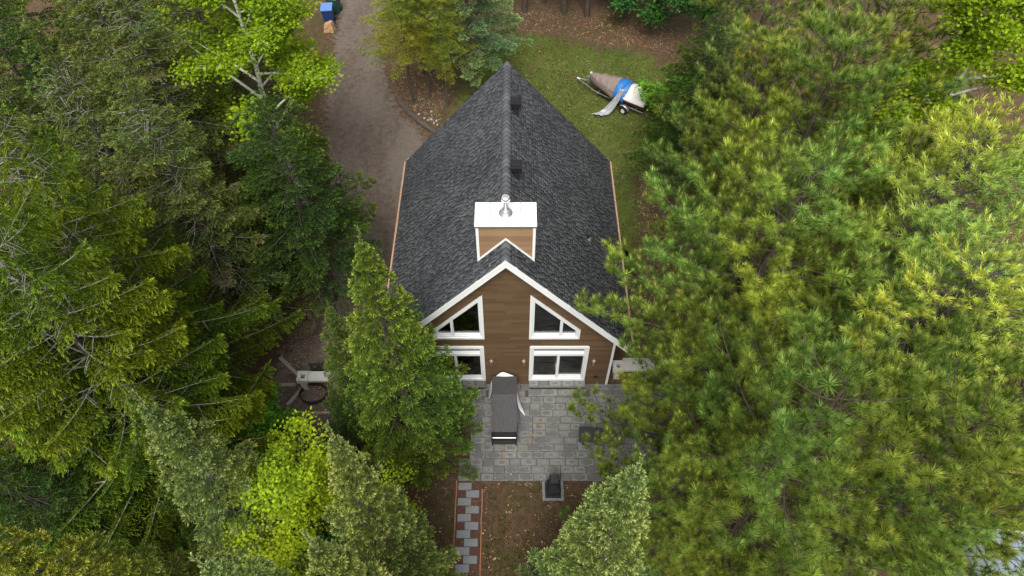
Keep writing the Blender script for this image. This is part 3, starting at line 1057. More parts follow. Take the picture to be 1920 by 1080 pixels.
b = empty('bench', (3.14, -2.2, .06), R(-4))
tag(b, 'low charcoal slab bench on the patio under the pine branches', 'bench')
box('seat', -.72, .72, -.27, .27, .36, .42, M['charcoal'], b, .01)
for sx in (-.55, .55):
    box('leg', sx - .03, sx + .03, -.22, .22, .0, .358, M['black'], b)
box('stretcher', -.518, .518, -.03, .03, .1, .14, M['black'], b)

# black stove on a paver plinth
pl = empty('plinth', (1.5, -3.95, 0))
tag(pl, 'small square plinth of pale pavers at the patio edge', 'plinth')
box('bed', -.33, .33, -.33, .29, -.05, .06, M['sand'], pl)
for (x0, x1, y0, y1) in ((-.345, -.2, -.345, .0), (-.345, -.2, .008, .3), (-.195, .12, -.345, -.2), (.127, .345, -.345, -.2), (.2, .345, -.195, .05), (.2, .345, .058, .3), (-.195, .195, .15, .3)):
    box('block', x0, x1, y0, y1, .061, .1, M['slate'], pl, .008)
st = empty('garden_stove', (1.5, -3.96, .1))
tag(st, 'black cast iron garden stove standing on the square plinth', 'stove')
def taper(name, w0, w1, z0, z1, mat, parent, d0=None, d1=None, oy=0.0):
    d0 = d0 or w0; d1 = d1 or w1
    bm = bmesh.new()
    A = [bm.verts.new((x * w0, y * d0, z0)) for x, y in ((-1, -1), (1, -1), (1, 1), (-1, 1))]
    B = [bm.verts.new((x * w1, y * d1 + oy, z1)) for x, y in ((-1, -1), (1, -1), (1, 1), (-1, 1))]
    bm.faces.new(A[::-1]); bm.faces.new(B)
    for i in range(4):
        bm.faces.new((A[i], A[(i + 1) % 4], B[(i + 1) % 4], B[i]))
    return bm_obj(name, bm, mat, parent)
taper('foot_tray', .26, .25, .0, .06, M['black_rough'], st)
taper('fire_box', .2, .19, .062, .34, M['black_rough'], st)
taper('hood', .22, .12, .342, .62, M['black_rough'], st)
taper('flue', .11, .1, .622, .95, M['black_rough'], st)
taper('flue_hat', .15, .12, .955, 1.0, M['black'], st)
box('door', -.13, .13, -.212, -.201, .09, .31, M['black'], st)

# ------------------------------------------------------------------ left fire place: masonry grill, ring, timbers
def masonry(name, loc, rz, label, mir=1):
    t = empty(name, loc, rz)
    tag(t, label, 'barbecue', 'concrete block barbecues')
    def bx(n, x0, x1, y0, y1, z0, z1, mat=M['concrete'], bev=.012):
        xa, xb = sorted((x0 * mir, x1 * mir))
        return box(n, xa, xb, y0, y1, z0, z1, mat, t, bev)
    # square hollow block at one end: four sides round a hole
    bx('block', -.55, -.16, -.21, -.1, .5, .72); bx('block', -.55, -.16, .04, .2, .5, .72)
    bx('block', -.55, -.41, -.098, .038, .5, .72); bx('block', -.27, -.16, -.098, .038, .5, .72)
    bx('block_floor', -.405, -.275, -.095, .035, .5, .56, M['mulch'], 0)
    bx('pillar', -.47, -.25, -.18, .17, -.02, .498)
    bx('slab', -.155, .5, -.2, .19, .58, .7); bx('slab', .505, .95, -.2, .19, .58, .7)
    bx('pillar', .62, .9, -.17, .16, -.02, .578)
    bx('back_block', -.155, .95, .2, .36, -.02, .62)
    return t
gq = masonry('block_barbecue', (-6.85, -.05, 0), 0, 'pale concrete block barbecue with square hole beside the left trees')
masonry('block_barbecue', (4.3, .38, 0), 0, 'pale concrete block barbecue against the right corner of the house')
gr = empty('iron_grate', (-6.55, .2, .6))
tag(gr, 'black iron grate with rounded gaps standing behind the concrete barbecue', 'grate')
bm = bmesh.new()
for k in range(4):
    sweep(bm, [(-.38 + k * .26, 0, .0), (-.38 + k * .26, .05, .42)], .03, 6)
bm_obj('upright', bm, M['black'], gr)
box('top_plate', -.42, .48, .0, .07, .36, .44, M['black'], gr)
box('bottom_plate', -.42, .48, -.02, .04, .02, .12, M['black'], gr)
for k in range(3):
    bm = bmesh.new()
    pts = [(-.25 + k * .26 + .1 * math.cos(a), .03, .24 + .1 * math.sin(a)) for a in np.linspace(0, 2 * math.pi, 13)]
    sweep(bm, pts, .025, 6)
    bm_obj('hoop', bm, M['black'], gr)
bm = bmesh.new()
pts = [(-6.9 + .5 * math.cos(a), -.42 + .4 * math.sin(a)) for a in np.linspace(0, 2 * math.pi, 24, endpoint=False)]
pin = [(-6.9 + .45 * math.cos(a), -.42 + .36 * math.sin(a)) for a in np.linspace(0, 2 * math.pi, 24, endpoint=False)]
A = [bm.verts.new((*p, -.02)) for p in pts]; B = [bm.verts.new((*p, .16)) for p in pts]; Cc = [bm.verts.new((*p, .16)) for p in pin]; D = [bm.verts.new((*p, -.02)) for p in pin]
for X, Y in ((A, B), (B, Cc), (Cc, D), (D, A)):
    for i in range(24):
        bm.faces.new((X[i], X[(i + 1) % 24], Y[(i + 1) % 24], Y[i]))
tag(bm_obj('fire_ring', bm, M['black_rough']), 'dark iron fire ring on the ground before the concrete barbecue', 'fire ring')
def timber(p, q, w, label):
    a, b = Vector((*p, 0)), Vector((*q, 0))
    L = (b - a).length
    rz = math.atan2(b.y - a.y, b.x - a.x)
    o = box('timber', 0, L, -w / 2, w / 2, -.02, .09, M['timber'], None, .012)
    o.location = a
    o.rotation_euler = (0, 0, rz)
    tag(o, label, 'timber', 'timbers laid round the fire place')
timber((-8.4, 1.1), (-7.5, .26), .13, 'weathered timber running back left from the concrete barbecue corner')
timber((-8.2, -.06), (-7.6, -.04), .13, 'short timber lying level, straight left of the concrete barbecue')
timber((-7.74, -.86), (-7.35, -.2), .14, 'slanting timber in front left of the concrete barbecue')
timber((-7.75, -1.18), (-5.2, -1.14), .07, 'long thin straight timber edging in front of the fire place')

# ------------------------------------------------------------------ boat on its trailer
BO = Vector((5.45, 16.15, 0))
ang = math.atan2(15.3 - 17.0, 6.4 - 4.03)          # from bow to stern
boat = empty('covered_boat', (4.1, 17.0, 0), ang)
boat.scale = (.8, .8, .85)
tag(boat, 'small boat on a trailer under a brown cover with blue band', 'boat')
LB = 4.1
def bw(t):   # half beam along the boat, bow 0 to stern 1
    return .86 * (math.sin(min(t * 1.25, 1) * math.pi / 2) ** .75) * (1 - .12 * max(0, t - .7) / .3)
st_t = np.linspace(0, 1, 18)
bm = bmesh.new()
rows = []
for t in st_t:
    w = max(bw(t), .02)
    x = t * LB
    keel = .42 + .35 * (1 - min(t * 2.2, 1)) ** 2
    rim = .95 + .14 * (1 - t)
    rows.append([bm.verts.new((x, y, z)) for y, z in ((-w, rim), (-w * .92, rim - .22), (-w * .7, keel + .1), (0, keel), (w * .7, keel + .1), (w * .92, rim - .22), (w, rim))])
for a, b in zip(rows, rows[1:]):
    for i in range(6):
        bm.faces.new((a[i], a[i + 1], b[i + 1], b[i]))
bm.faces.new(rows[-1])
hull = bm_obj('hull', bm, M['hull_red'], boat, smooth=True)
# white stern deck and engine cover
def deck(name, t0, t1, mat, hc, n=8, over=.03, drop=.1, wob=0.0, seed=0):
    r = random.Random(seed)
    P = []
    for t in np.linspace(t0, t1, n):
        w = max(bw(t), .03) + over
        rim = .95 + .14 * (1 - t)
        row = []
        h = hc(t)
        for u in np.linspace(-1, 1, 9):
            zz = rim + .02 + h * (1 - abs(u) ** 1.7)
            row.append((t * LB + r.uniform(-wob, wob), u * w, zz + r.uniform(-wob, wob)))
        row.insert(0, (t * LB, -w * 1.0, rim - drop - r.uniform(0, wob * 3)))
        row.append((t * LB, w * 1.0, rim - drop - r.uniform(0, wob * 3)))
        P.append(row)
    return drape(name, P, mat, boat, .008, 1)
deck('bow_cover', .0, .56, M['tarp_brown'], lambda t: .06 + .42 * min(t / .45, 1), 20, .03, .34, .075, 1)
deck('blue_band', .5, .69, M['tarp_blue'], lambda t: .50 + .02, 8, .05, .2, .06, 2)
deck('stern_cover', .67, 1.02, M['boat_white'], lambda t: .42 - .3 * max(0, (t - .85)), 6, .03, .06, .004, 3)
# silver tarp pulled down to the ground on the near side (local -y)
rt = random.Random(4)
P = []
for a in np.linspace(0, 1, 13):
    row = []
    for b_ in np.linspace(0, 1, 12):
        wdt = .34 + .5 * a ** 1.5
        x = 2.62 - .75 * a + (b_ - .5) * wdt
        yy = -.66 - 1.35 * a + .12 * (b_ - .5) + (.25 * (b_ - .5) if a > .7 else 0)
        zz = max(1.4 - 1.8 * a ** .8, .05)
        fold = math.sin(b_ * 17 + a * 5) * (.05 + .05 * a)
        row.append((x + fold * .4 + rt.uniform(-.02, .02), yy + fold + rt.uniform(-.03, .03), zz + abs(fold) * .8 + rt.uniform(0, .12 if a > .65 else .03)))
    P.append(row)
drape('hanging_tarp', P, M['tarp_grey'], boat, .008, 1)
# trailer
for s in (-1, 1):
    bm = bmesh.new()
    sweep(bm, [(-.9, s * .02, .42), (.6, s * .45, .4), (2.6, s * .62, .4), (4.1, s * .62, .42)], .035, 6)
    bm_obj('trailer_rail', bm, M['steel'], boat)
    wheel = empty('wheel', (2.95, s * .9, .25)); wheel.parent = boat
    bm = bmesh.new()
    pr = []
    for k in range(20):
        a = 2 * math.pi * k / 20
        pr.append((.25 * math.cos(a), .25 * math.sin(a)))
    prism(bm, pr, 'y', -.08, .08)
    bmesh.ops.bevel(bm, geom=[e for e in bm.edges if abs(e.verts[0].co.y - e.verts[1].co.y) < .01], offset=.03, segments=2, affect='EDGES')
    bm_obj('tyre', bm, M['tyre'], wheel)
    bm = bmesh.new()
    prism(bm, [(.13 * math.cos(2 * math.pi * k / 16), .13 * math.sin(2 * math.pi * k / 16)) for k in range(16)], 'y', -.088, .088)
    bm_obj('rim', bm, M['boat_white'], wheel)
    P = []
    for k in range(7):
        a = math.pi * k / 6
        P.append([(2.95 + .36 * math.cos(a), s * .9 - .12, .3 + .36 * math.sin(a)), (2.95 + .36 * math.cos(a), s * .9 + .12, .3 + .36 * math.sin(a))])
    drape('mudguard', P, M['steel'], boat, .006, 1)
    bm = bmesh.new()
    add_box(bm, 2.35, 2.42, s * .9 - .02, s * .9 + .02, .44, .5)
    bm_obj('side_reflector', bm, M['reflector'], boat)
    bm = bmesh.new()
    add_box(bm, .42, .48, s * .5 - .02, s * .5 + .02, .4, .46)
    bm_obj('front_reflector', bm, M['reflector'], boat)
bm = bmesh.new()
sweep(bm, [(2.95, -.9, .3), (2.95, .9, .3)], .035, 8)
bm_obj('axle', bm, M['steel'], boat)
bm = bmesh.new()
sweep(bm, [(-.95, 0, .42), (-.72, 0, .42)], .06, 8)
bm_obj('coupling', bm, M['boat_white'], boat)
bm = bmesh.new()
sweep(bm, [(-.1, 0, .42), (-.1, 0, .85)], .05, 6)
sweep(bm, [(-.25, 0, .8), (.1, 0, .86)], .07, 8)
bm_obj('winch_post', bm, M['steel'], boat)
bm = bmesh.new()
sweep(bm, [(-.55, .15, .03), (-.55, .15, .6)], .035, 6)
add_box(bm, -.62, -.48, .1, .2, .0, .12)
bm_obj('jockey_wheel', bm, M['steel'], boat)
bm = bmesh.new()
add_box(bm, -.05, .08, -.06, .06, 1.08, 1.2)
bm_obj('bow_fitting', bm, M['boat_white'], boat)
for x in (.9, 3.6):
    bm = bmesh.new()
    sweep(bm, [(x, -.6, .4), (x, 0, .36), (x, .6, .4)], .03, 6)
    add_box(bm, x - .04, x + .04, -.5, .5, .37, .46)
    bm_obj('cross_member', bm, M['steel'], boat)

# ------------------------------------------------------------------ wheelie bins and paper bag by the drive
def bin_(loc, rz, body, lid, label):
    t = empty('wheeled_bin', loc, rz)
    tag(t, label, 'bin', 'wheeled bins by the drive')
    taper('bin_body', .24, .29, .06, .95, body, t, .27, .35)
    bm = bmesh.new()
    prism(bm, [(-.40, .955), (.39, .955), (.39, 1.0), (.2, 1.04), (-.3, 1.03), (-.4, 1.0)], 'x', -.31, .31)
    bm_obj('bin_lid', bm, lid, t)
    bm = bmesh.new()
    sweep(bm, [(-.24, .42, .98), (.24, .42, .98)], .02, 6)
    bm_obj('handle', bm, M['black'], t)
    for s in (-1, 1):
        bm = bmesh.new()
        prism(bm, [(.26 + .1 * math.cos(2 * math.pi * k / 14), .1 + .1 * math.sin(2 * math.pi * k / 14)) for k in range(14)], 'x', s * .25, s * .31)
        bm_obj('wheel', bm, M['tyre'], t)
bin_((-10.0, 22.9, 0), R(6), M['bin_blue'], M['bin_blue_lid'], 'blue wheeled bin beside the drive at the top')
bin_((-9.85, 24.0, 0), R(-8), M['bin_green'], M['bin_green_lid'], 'green lidded bin standing behind the blue bin')
bm = bmesh.new()
prism(bm, [(-.28, -.2), (.26, -.22), (.3, .2), (-.25, .22)], 'z', 0, .5)
for v in bm.verts:
    if v.co.z > .3:
        v.co.x *= .8; v.co.y *= .7; v.co.z += .08 * math.sin(v.co.x * 9)
bmesh.ops.subdivide_edges(bm, edges=bm.edges[:], cuts=2, use_grid_fill=True)
for v in bm.verts:
    v.co += Vector((math.sin(v.co.z * 17 + v.co.y * 9), math.cos(v.co.z * 13 + v.co.x * 11), math.sin(v.co.x * 15))) * .02
o = bm_obj('paper_bag', bm, M['cardboard'], None, (-9.9, 22.15, 0))
tag(o, 'slumped tan paper bag in front of the blue bin', 'bag')

# log edging, stones, fallen branch
bm = bmesh.new()
sweep(bm, [(-5.5, 16.0, .08), (-5.0, 15.2, .09), (-4.3, 14.35, .1), (-3.5, 13.6, .1), (-3.0, 13.3, .08)], [.1, .12, .13, .13, .11], 8)
tag(bm_obj('edging_log', bm, M['bark']), 'dark log lying along the bend of the gravel drive', 'log')
rng2 = random.Random(9)
spots = [(-4.1, 14.7), (-3.9, 14.55), (-3.75, 14.6), (-3.6, 14.35), (-3.45, 14.2), (-3.5, 14.5), (-3.2, 14.1), (-4.4, 15.0), (-2.9, 14.6), (-3.8, 15.2)]
for i, (x, y) in enumerate(spots):
    bm = bmesh.new()
    bmesh.ops.create_icosphere(bm, subdivisions=1, radius=rng2.uniform(.055, .1))
    for v in bm.verts:
        v.co *= rng2.uniform(.8, 1.2); v.co.z *= .6
    o = bm_obj('stone', bm, M['stone'], None, (x, y, .03), True)
    tag(o, 'small pale stone among the litter behind the edging log', 'stone', 'pale stones behind the edging log')
bm = bmesh.new()
sweep(bm, [(-9.5, 13.2, .05), (-8.9, 13.1, .16), (-8.4, 12.6, .12), (-7.9, 11.6, .04), (-7.5, 11.3, .03)], [.03, .028, .024, .018, .008], 6)
sweep(bm, [(-8.9, 13.1, .16), (-8.85, 12.3, .08), (-8.9, 11.9, .03)], [.018, .014, .006], 5)
tag(bm_obj('fallen_branch', bm, M['twig']), 'bare fallen branch reaching onto the gravel drive', 'branch')

# ------------------------------------------------------------------ neighbour's shed, lower right
sh = empty('shed', (15.6, -8.6, 0), R(-6))
tag(sh, 'low shed with blue grey ribbed metal roof at the lower right', 'shed')
for (x0, x1, y0, y1) in ((-3, 3, -2.0, -1.88), (-3, 3, 1.88, 2.0), (-3, -2.88, -1.87, 1.87), (2.88, 3, -1.87, 1.87)):
    box('wall', x0, x1, y0, y1, 0, 2.45, M['boat_white'], sh)
rf = empty('shed_roof', (0, 0, 0)); rf.parent = sh
bm = bmesh.new()
def rz_(y): return 2.5 + (2.35 - abs(y)) * .32
x = -3.3
while x < 3.25:
    for s in (-1, 1):
        bm = bmesh.new()
        prof = [(0, 0), (.03, .0), (.045, .035), (.075, .035), (.09, 0), (.298, 0), (.298, -.01), (0, -.01)]
        A = [bm.verts.new((x + px, s * .02, rz_(0) + pz)) for px, pz in prof]
        B = [bm.verts.new((x + px, s * 2.35, rz_(2.35) + pz)) for px, pz in prof]
        bm.faces.new(A[::-1]); bm.faces.new(B)
        n = len(prof)
        for i in range(n):
            bm.faces.new((A[i], A[(i + 1) % n], B[(i + 1) % n], B[i]))
        bm_obj('roof_sheet', bm, M['metal_roof'], rf)
    x += .3
prism_obj('ridge_flashing', [(-.14, rz_(.14) + .042), (0, rz_(0) + .05), (.14, rz_(.14) + .042), (0, rz_(0) + .036)], 'x', -3.32, 3.3, M['white'], rf)
for s in (-1, 1):
    ya, yb = sorted((s * 2.352, s * 2.42))
    box('gutter', -3.32, 3.3, ya, yb, 2.42, 2.5, M['white'], sh)
for s in (-1, 1):
    prism_obj('gable', [(-1.95, 2.45), (1.95, 2.45), (0, 3.2)], 'x', s * 2.9 - .05, s * 2.9 + .05, M['boat_white'], sh)

# ------------------------------------------------------------------ vegetation generators
UPV = np.array([0, 0, 1.0])
def unit(a):
    return a / np.maximum(np.linalg.norm(a, axis=-1, keepdims=True), 1e-9)

def frames(D, rng):
    """rotation matrices whose third column is D, with random roll"""
    D = unit(D)
    ref = np.where(np.abs(D[:, 2:3]) < .9, UPV[None], np.array([[1.0, 0, 0]]))
    X = unit(np.cross(ref, D))
    Y = np.cross(D, X)
    a = rng.uniform(0, 2 * np.pi, len(D))[:, None]
    X2 = X * np.cos(a) + Y * np.sin(a)
    Y2 = -X * np.sin(a) + Y * np.cos(a)
    return np.stack([X2, Y2, D], 2)

class Cloud:
    """collects placed copies of small templates into one mesh"""
    def __init__(self, seed):
        self.rng = np.random.default_rng(seed)
        self.P, self.D, self.S, self.G = [], [], [], []
    def add(self, P, D, S, g=1.0):
        P = np.atleast_2d(P)
        n = len(P)
        self.P.append(P)
        self.D.append(np.broadcast_to(D, (n, 3)))
        self.S.append(np.broadcast_to(S, (n,)))
        self.G.append(np.broadcast_to(g, (n,)))      # share of new growth: shoot tips are paler
    def mesh(self, name, temps, mat, clump=0.35, solid_frame=None):
        P, D, S, G = (np.concatenate(q) for q in (self.P, self.D, self.S, self.G))
        n = len(P)
        rng = self.rng
        rnd = rng.random(n)
        Fm = frames(D, rng)
        pick = rng.integers(0, len(temps), n)
        w = rng.uniform(-1, 1, (6, 3)) * 1.6
        ph = rng.uniform(0, 6.28, 6)
        patch = np.clip(.5 + .16 * np.sin(P @ w.T + ph).sum(1) + rng.normal(0, .1, n), 0, 1)
        VV, FF, TT, RR, QQ = [], [], [], [], []
        nv = 0
        for k, (tv, tf, ta) in enumerate(temps):
            idx = np.nonzero(pick == k)[0]
            if len(idx) == 0: continue
            V = np.einsum('nij,vj->nvi', Fm[idx], tv) * S[idx][:, None, None] + P[idx][:, None, :]
            m = len(tv)
            F = tf[None] + (np.arange(len(idx)) * m)[:, None, None] + nv
            nv += len(idx) * m
            VV.append(V.reshape(-1, 3)); FF.append(F.reshape(-1, tf.shape[1]))
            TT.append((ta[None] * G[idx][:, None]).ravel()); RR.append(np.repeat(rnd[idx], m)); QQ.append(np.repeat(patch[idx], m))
        return np_mesh(name, np.concatenate(VV), np.concatenate(FF), mat, {'tip': np.concatenate(TT), 'rnd': np.concatenate(RR), 'patch': np.concatenate(QQ)})

class Tubes:
    def __init__(self): self.V, self.F, self.n = [], [], 0
    def add(self, pts, r0, r1, seg=5):
        pts = np.asarray(pts, float)
        T = unit(np.gradient(pts, axis=0))
        ref = np.where(np.abs(T[:, 2:3]) < .9, UPV[None], np.array([[1.0, 0, 0]]))
        X = unit(np.cross(ref, T)); Y = np.cross(T, X)
        a = np.arange(seg) * 2 * np.pi / seg
        rad = np.linspace(r0, r1, len(pts))[:, None, None]
        V = pts[:, None] + (X[:, None] * np.cos(a)[None, :, None] + Y[:, None] * np.sin(a)[None, :, None]) * rad
        m = len(pts)
        i = np.arange(m - 1)[:, None] * seg
        k = np.arange(seg)[None]
        k2 = (k + 1) % seg
        q = np.stack([i + k, i + k2, i + seg + k2, i + seg + k], -1).reshape(-1, 4) + self.n
        self.V.append(V.reshape(-1, 3)); self.F.append(q); self.n += m * seg
    def mesh(self, name, mat):
        return np_mesh(name, np.concatenate(self.V), np.concatenate(self.F), mat, smooth=True)

def needle_tpl(seed, n, z0, z1, tilt0, tilt1, ln, w, candle=False, tipscale=1.0):
    """bristle of single-triangle needles round a +z shoot of length 1"""
    r = np.random.default_rng(seed)
    V, F, A = [], [], []
    for i in range(n):
        u = (i + .5) / n
        z = z0 + (z1 - z0) * u
        ph = i * 2.39996 + r.normal(0, .2)
        ti = R(tilt0 + (tilt1 - tilt0) * u + r.normal(0, 6))
        d = np.array([math.sin(ti) * math.cos(ph), math.sin(ti) * math.sin(ph), math.cos(ti)])
        sd_ = np.array([-math.sin(ph), math.cos(ph), 0])
        l = ln * r.uniform(.8, 1.15)
        b = np.array([0, 0, z])
        k = len(V)
        V += [b - sd_ * w / 2, b + sd_ * w / 2, b + d * l]
        F.append((k, k + 1, k + 2))
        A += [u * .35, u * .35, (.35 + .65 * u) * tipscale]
    if candle:
        for ph in (0, 2.1):
            k = len(V)
            c, s = math.cos(ph), math.sin(ph)
            V += [np.array([c * .035, s * .035, z1 - .02]), np.array([-c * .035, -s * .035, z1 - .02]), np.array([0, 0, z1 + .3])]
            F.append((k, k + 1, k + 2)); A += [1, 1, 1]
    return np.array(V), np.array(F), np.array(A)

def leaf_tpl(seed, n, spread, size, flat=.5):
    """a few folded diamond leaves about the origin"""
    r = np.random.default_rng(seed)
    V, F, A = [], [], []
    for i in range(n):
        c = r.normal(0, spread, 3); c[2] *= .6
        ph = r.uniform(0, 2 * math.pi)
        tilt = r.normal(0, flat)
        f = np.array([math.cos(ph), math.sin(ph), math.sin(tilt) * .6])
        f /= np.linalg.norm(f)
        sd_ = np.cross([0, 0, 1], f); sd_ /= np.linalg.norm(sd_)
        up = np.cross(f, sd_)
        roll = r.normal(0, flat)
        sd2 = sd_ * math.cos(roll) + up * math.sin(roll)
        l = size * r.uniform(.7, 1.2)
        k = len(V)
        V += [c, c + f * l * .5 + sd2 * l * .42 - up * l * .06, c + f * l, c + f * l * .5 - sd2 * l * .42 - up * l * .06]
        F += [(k, k + 1, k + 2), (k, k + 2, k + 3)]
        a = r.random()
        A += [a] * 4
    return np.array(V), np.array(F), np.array(A)

T_SPRUCE = [needle_tpl(s, 7, .0, .7, 55, 10, .42, .2) for s in range(4)]
T_FIR = [needle_tpl(10 + s, 7, .0, .75, 60, 12, .4, .22) for s in range(4)]
T_PINE = [needle_tpl(20 + s, 46, .0, .4, 98, 12, .55, .04, True, .84) for s in range(4)]
T_WPINE = [needle_tpl(30 + s, 18, -.1, .9, 76, 18, .85, .12, False, .9) for s in range(4)]
T_LARCH = [needle_tpl(40 + s, 8, .0, .8, 80, 25, .5, .12) for s in range(3)]

def shoots_along(cl, rng, P, D, L, K, sl, droop, lift, s, fork=.75):
    """P,D (n,3), L (n): twigs; puts K shoots on each"""
    u = np.linspace(.22, 1, K)
    Q = P[:, None] + D[:, None] * (L[:, None] * u[None])[:, :, None]
    Q[:, :, 2] -= droop * (L[:, None] * u[None] ** 2)
    T = D[:, None] + np.array([0, 0, -1.0])[None, None] * (2 * droop * u[None, :, None])
    T = unit(np.broadcast_to(T, Q.shape))
    S = unit(np.cross(T, UPV[None, None]))
    sg = np.where(np.arange(K) % 2 == 0, 1.0, -1.0)[None, :, None] * (1 - .9 * (u == 1))[None, :, None]
    Dd = T + S * sg * fork + rng.normal(0, .22, Q.shape)
    Dd[:, :, 2] += lift
    sz = sl * rng.uniform(.75, 1.25, Q.shape[:2])
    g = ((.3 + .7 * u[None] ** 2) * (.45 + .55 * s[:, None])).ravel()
    cl.add(Q.reshape(-1, 3), unit(Dd).reshape(-1, 3), sz.ravel(), g)
    # opposite shoots
    Dd = T - S * sg * fork + rng.normal(0, .22, Q.shape)
    Dd[:, :, 2] += lift
    cl.add(Q.reshape(-1, 3) + rng.normal(0, .012, (Q.shape[0] * K, 3)), unit(Dd).reshape(-1, 3), (sz * .9).ravel(), g)

def conifer(name, seed, H, Rm, z0=.6, whorl=.3, nb=6, p=.8, a_top=.3, a_low=-.2, up=.1, twig_sp=.13, twig=.38, droop=.15,
            K=4, sl=.1, lift=.15, tw_down=.0, inner=.3, temps=T_SPRUCE, mat='spruce', barkm='bark', limb=.02, bare=False, leader=.5, irr=.2, tk=1.0):
    rng = np.random.default_rng(seed)
    cl = Cloud(seed + 1)
    tb = Tubes(); tl = Tubes()
    zz = np.linspace(0, H, 12)
    wob = np.cumsum(rng.normal(0, .02, (12, 2)), 0)
    trunk = np.column_stack([wob[:, 0], wob[:, 1], zz])
    tb.add(trunk, .045 * H ** .9 * .42 * tk, .012, 8)
    z = z0
    phs = rng.uniform(0, 6.28, 4)
    while z < H - .12:
        fr = (H - z) / (H - z0)
        az0 = rng.uniform(0, 6.28)
        nbb = nb if fr > .12 else max(4, nb - 2)
        for k in range(nbb):
            az = az0 + 6.283 * k / nbb + rng.normal(0, .22)
            slk = sl * (.55 + .45 * min(1.0, fr * 3.5))
            L = Rm * (fr ** p) * rng.choice([1.0, 1.0, .82]) * rng.uniform(.8, 1.06) * (1 + irr * math.sin(az * 2 + phs[0] + z * .7) * math.cos(az + phs[1] + z * .4)) + .04
            zb = z + rng.normal(0, whorl * .13)
            a = a_low + (a_top - a_low) * (1 - fr) ** 2.2 + rng.normal(0, .06)
            rad = np.array([math.cos(az), math.sin(az), 0])
            lat = np.array([-rad[1], rad[0], 0])
            bend = rng.normal(0, .12)
            cx = np.interp(zb, zz, trunk[:, 0]); cy = np.interp(zb, zz, trunk[:, 1])
            def B(s):
                s = np.asarray(s)
                Q = np.array([cx, cy, zb]) + np.outer(s * L, rad) + np.outer(bend * L * s * s, lat)
                Q[:, 2] += L * (a * s + up * s * s)
                return Q
            m = max(int(L * (1 - inner) / twig_sp), 2)
            s = np.linspace(inner if L > .6 else .12, .97, m) + rng.normal(0, .01, m)
            Pb = B(s)
            T = unit(B(s + .02) - B(s - .02))
            S = unit(np.cross(T, UPV[None]))
            for sg in (-1, 1):
                tlen = twig * np.clip((1 - s) * 1.5 + .28, .2, 1.0) * min(1, .2 + L / 1.5) * rng.uniform(.7, 1.25, m)
                Dt = unit(T * .7 + S * sg * .8 + np.array([0, 0, -tw_down]) + rng.normal(0, .1, (m, 3)))
                shoots_along(cl, rng, Pb, Dt, tlen, K, slk, droop, lift, s)
            # shoots along the branch axis itself and at its tip
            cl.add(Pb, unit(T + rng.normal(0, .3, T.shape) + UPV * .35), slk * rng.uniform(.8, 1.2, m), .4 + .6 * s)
            cl.add(B([1.0, .98, .98]), unit(np.repeat(T[-1:], 3, 0) + rng.normal(0, .3, (3, 3))), slk * 1.25)
            if L > .5:
                tl.add(B(np.linspace(0, .95, 5)), limb * (.4 + .35 * L), .004, 4)
                if bare:
                    for q in range(3):
                        s0 = rng.uniform(.15, .6)
                        b0 = B([s0])[0]
                        d = unit(rad * .6 + lat * rng.choice([-1, 1]) * .8 + UPV * rng.uniform(-.3, .2))
                        tl.add([b0, b0 + d * .25, b0 + d * .45 - UPV * .06], .009, .003, 3)
        z += whorl * rng.uniform(.8, 1.2) * (1 if fr > .25 else .7)
    # leader
    nl = int(leader / .05)
    zl = np.linspace(H - .35, H + leader * .6, nl)
    Pl = np.column_stack([np.full(nl, wob[-1, 0]), np.full(nl, wob[-1, 1]), zl])
    for q in range(3):
        ang = rng.uniform(0, 6.28, nl)
        cl.add(Pl, np.column_stack([np.cos(ang) * .8, np.sin(ang) * .8, np.full(nl, 1.1)]), sl * .75)
    tb.add(Pl[[0, -1]], .015, .006, 5)
    tl.add(np.column_stack([np.interp(np.linspace(z0, H, 20), zz, trunk[:, 0]), np.interp(np.linspace(z0, H, 20), zz, trunk[:, 1]), np.linspace(z0, H, 20)]), .02, .01, 4)
    return dict(trunk=tb.mesh(name + '_trunk', M[barkm if not bare else 'bark']), limbs=tl.mesh(name + '_limbs', M['lichen' if bare else barkm]),
                crown=cl.mesh(name + '_crown', temps, M[mat]))

